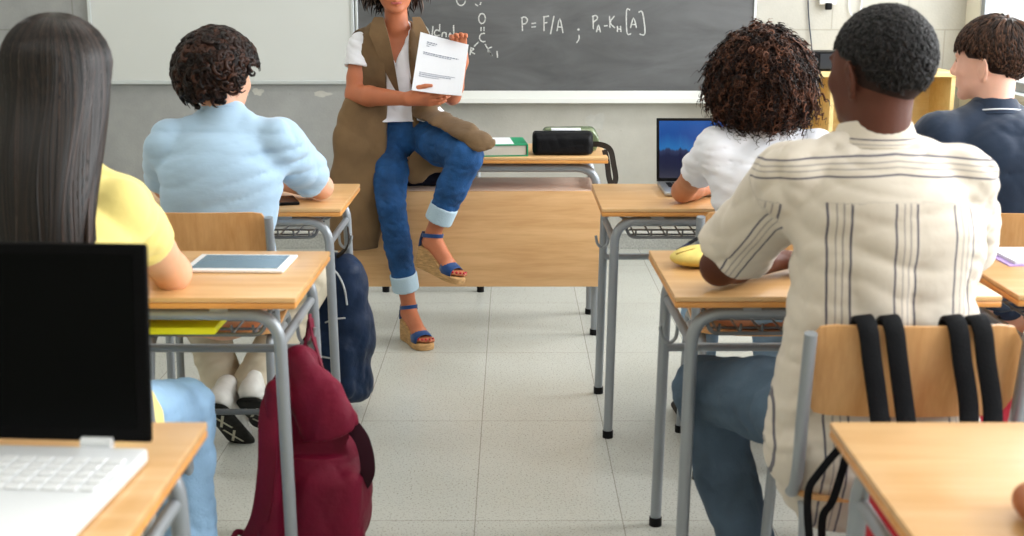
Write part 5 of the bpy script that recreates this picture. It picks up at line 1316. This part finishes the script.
def lapel(pts, ws, name):
    bm = bmesh.new(); q = smooth_pts([V(p) for p in pts], 6); n = len(q); ws_ = np.interp(np.linspace(0,1,n), np.linspace(0,1,len(ws)), ws); rows = []
    for p, w_ in zip(q, ws_): rows.append((p, w_))
    L_ = []
    for p, w_ in rows:
        a_, b_ = p+V((w_[0] if hasattr(w_,'__len__') else 0,0,0)), p
        L_.append([bm.verts.new(p+V((0,-.004,0))), bm.verts.new(p+V((w_,.010,0))), bm.verts.new(p+V((w_,.018,0))), bm.verts.new(p+V((0,.006,0)))])
    for a_, b_ in zip(L_, L_[1:]):
        for j in range(4): bm.faces.new((a_[j], a_[(j+1)%4], b_[(j+1)%4], b_[j]))
    bm.faces.new(L_[0][::-1]); bm.faces.new(L_[-1]); return auto_smooth(obj(name, bm, M_coat, ct))
lapel([P(383,17,4.955), P(388,34,4.925), P(394,62,4.915), P(399,92,4.915)], (-.035,-.075,-.055,-.01), 'lapel')
lapel([P(412,17,4.965), P(415,34,4.93), P(420,60,4.92), P(422,90,4.92)], (.03,.055,.04,.01), 'lapel')
# hair: greying dark waves to the jaw
M_hairT = hair_mat('greying_dark_waves', S(34,28,28), S(128,112,104), .42)
curly_cap(hc, R, .95, 1500, .006, M_hairT, pt, base=(.088,.104,.098), off=(0,-.014,.03), lock=.085, thick=.0036, seed=17, front=.42, side=-.30, back=-.85, jitter=.02, turns=.9)
# espadrille sandals
M_rope = mat('woven_jute', S(186,146,96), .85, noise=.3, nscale=40, stretch=(1,1,5), bump=.5, bscale=60)
M_sand = mat('blue_suede', S(24,62,116), .8, sheen=.3, noise=.15, nscale=20)
def sandal(h, t, u):
    h, d, u, s, L = footgeo(h, t, u); Q = lambda a, b, c=0: V(h+d*a*L+u*b+s*c)
    bm = bmesh.new(); rings = []
    for a, w_, hh in ((-.03,.012,.084),(-.015,.022,.086),(.05,.029,.086),(.2,.031,.084),(.35,.031,.072),(.5,.034,.055),(.64,.040,.034),(.78,.043,.027),(.9,.038,.026),(.98,.026,.026),(1.01,.010,.026)):
        lift = .0
        rings.append([Q(a, .002, -w_), Q(a, hh*.5, -w_*1.02), Q(a, hh-.004, -w_), Q(a, hh, -w_+.005), Q(a, hh, w_-.005), Q(a, hh-.004, w_), Q(a, hh*.5, w_*1.02), Q(a, .002, w_)])
    loft(bm, rings); w_o = obj('sandal', bm, M_rope, pt); auto_smooth(w_o, 50)
    def band(pts, wd, up=None, nm='strap'):
        bm = bmesh.new(); sweep(bm, smooth_pts(pts, 6), rectp(wd, .003), up=up); auto_smooth(obj(nm, bm, M_sand, w_o), 50)
    # toe band
    bm = bmesh.new(); R_ = []
    for a, w_, hh in ((.60,.034,.082),(.68,.037,.076),(.78,.038,.067),(.86,.034,.060)):
        R_.append([Q(a, .026+(hh-.026)*math.sin(q)**.7, w_*1.12*math.cos(q)) for q in np.linspace(.0, PI, 11)])
    R2 = [[bm.verts.new(p) for p in r] for r in R_]
    for x_, y_ in zip(R2, R2[1:]):
        for j in range(10): bm.faces.new((x_[j], x_[j+1], y_[j+1], y_[j]))
    o = obj('toe_band', bm, M_sand, w_o, True); md = o.modifiers.new('thickness', 'SOLIDIFY'); md.thickness = .003
    # heel counter and ankle strap
    ring = [Q(.17+.19*math.cos(q), .140+.010*math.cos(q), .034*math.sin(q)) for q in np.linspace(0, 2*PI, 25)[:-1]]
    bm = bmesh.new(); sweep(bm, ring, rectp(.003,.015), up=tuple(u), closed=True); auto_smooth(obj('ankle_strap', bm, M_sand, w_o), 50)
    band([Q(.01,.084,-.02), Q(-.01,.115,-.016), Q(.0,.145,-.012)], .016, up=tuple(-d)); band([Q(.01,.084,.02), Q(-.01,.115,.016), Q(.0,.145,.012)], .016, up=tuple(-d))
    band([Q(.18,.138,-.036), Q(.12,.130,-.043), Q(.0,.124,-.046)], .012, up=tuple(s))
    return w_o
sandal(s1h, s1t, u1); sandal(s2h, s2t, u2)
for h_, t_, u_ in ((s1h, s1t, u1), (s2h, s2t, u2)):
    h_, d_, u_, s_, L_0 = footgeo(h_, t_, u_)
    for q, l in ((.027,.94),(.012,.965),(-.001,.94),(-.013,.905),(-.024,.86)):
        bm = bmesh.new(); bmesh.ops.create_uvsphere(bm, u_segments=8, v_segments=6, radius=.0048)
        for v in bm.verts: v.co = V(h_+d_*l*L_0+u_*.0435-s_*q*1.1)+v.co
        obj('toenail', bm, mat('red_nail_polish', S(176,30,50), .2), pt, True)
# ---- sheets of paper in her hands
tl, tr, br, bl = P(420.5,32,4.86), P(468.6,44.7,4.84), P(461.5,95.7,4.73), P(411.6,90,4.745)
def sheet(name, off, m, parent, th=.0012):
    bm = bmesh.new(); n = 10; G_ = []
    nrm = (tr-tl).cross(bl-tl).normalized(); nrm = nrm if nrm.y < 0 else -nrm
    for i in range(n+1):
        for j in range(n+1):
            a, b = i/n, j/n; p = (tl*(1-a)+tr*a)*(1-b)+(bl*(1-a)+br*a)*b
            G_.append(bm.verts.new(p-nrm*(off+.006*math.sin(PI*a)*(.4+.6*b))))
    for i in range(n):
        for j in range(n): bm.faces.new((G_[i*(n+1)+j], G_[(i+1)*(n+1)+j], G_[(i+1)*(n+1)+j+1], G_[i*(n+1)+j+1]))
    o = obj(name, bm, m, parent); md = o.modifiers.new('thickness', 'SOLIDIFY'); md.thickness = .0005; md.offset = 0; return o, nrm
ps, nrm = sheet('paper_sheet', 0, M_white, None); tag(ps, 'white printed sheet held up by the teacher', 'paper')
sheet('paper_sheet_behind', .0025, M_white, ps)
M_ink = mat('grey_ink', S(138,145,162), .8)
def textline(a0, a1, b, hgt=.0022, seed=0):
    hgt *= 1.7; bm = bmesh.new(); g = random.Random(seed); a = a0
    while a < a1:
        w_ = g.uniform(.02, .06); a2 = min(a+w_, a1)
        def pos(a, b): 
            p = (tl*(1-a)+tr*a)*(1-b)+(bl*(1-a)+br*a)*b; return p-nrm*(.006*math.sin(PI*a)*(.4+.6*b))+nrm*.0015
        dh = hgt/.26
        f = [bm.verts.new(p) for p in (pos(a,b), pos(a2,b), pos(a2,b+dh), pos(a,b+dh))]; bm.faces.new(f); a = a2+.012
    return bm
for i, (a0, a1, b_, h_) in enumerate(((.16,.38,.13,.0030),(.16,.34,.165,.002),(.16,.22,.20,.002),(.12,.84,.315,.0028),(.12,.70,.345,.0022),(.10,.74,.70,.0026),(.10,.5,.735,.0022),(.1,.82,.67,.0024))):
    obj('printed_line', textline(a0, a1, b_, h_, i), M_ink, ps)

# ================================================================== WORLD, CAMERA
w = bpy.data.worlds.new('overcast_sky'); sc.world = w; w.use_nodes = True
b = w.node_tree.nodes['Background']; b.inputs['Color'].default_value = (.97,.985,1,1); b.inputs['Strength'].default_value = 1.7
sun = bpy.data.lights.new('soft_sun', 'SUN'); sun.energy = 1.2; sun.angle = math.radians(14); sun.color = (1,.95,.86)
so_ = bpy.data.objects.new('soft_sun', sun); COL.objects.link(so_); so_.rotation_euler = V((-.86,-.12,-.5)).to_track_quat('-Z','Y').to_euler(); so_.location = (6,3,5)
# daylight entering through each window opening
for y0, y1 in WINS:
    la = bpy.data.lights.new('window_daylight', 'AREA'); la.shape = 'RECTANGLE'; la.size = y1-y0-.1; la.size_y = 1.6; la.energy = 105; la.color = (.95,.98,1)
    lo = bpy.data.objects.new('window_daylight', la); COL.objects.link(lo); lo.location = (RX+.3, (y0+y1)/2, 1.77); lo.rotation_euler = V((-1,0,-.25)).to_track_quat('-Z','Y').to_euler()
cam = bpy.data.cameras.new('camera'); co = bpy.data.objects.new('camera', cam); COL.objects.link(co); sc.camera = co
cam.sensor_width = 36; cam.lens = F_PX/1024*36; co.location = (0,0,CH); co.rotation_euler = (PI/2-TH, 0, 0)
cam.clip_start = .05
cam.dof.use_dof = True; cam.dof.focus_distance = 4.7; cam.dof.aperture_fstop = 4.5
sc.view_settings.view_transform = 'Standard'; sc.view_settings.look = 'None'; sc.view_settings.gamma = 1; sc.view_settings.use_curve_mapping = False
sc.view_settings.exposure = -.32
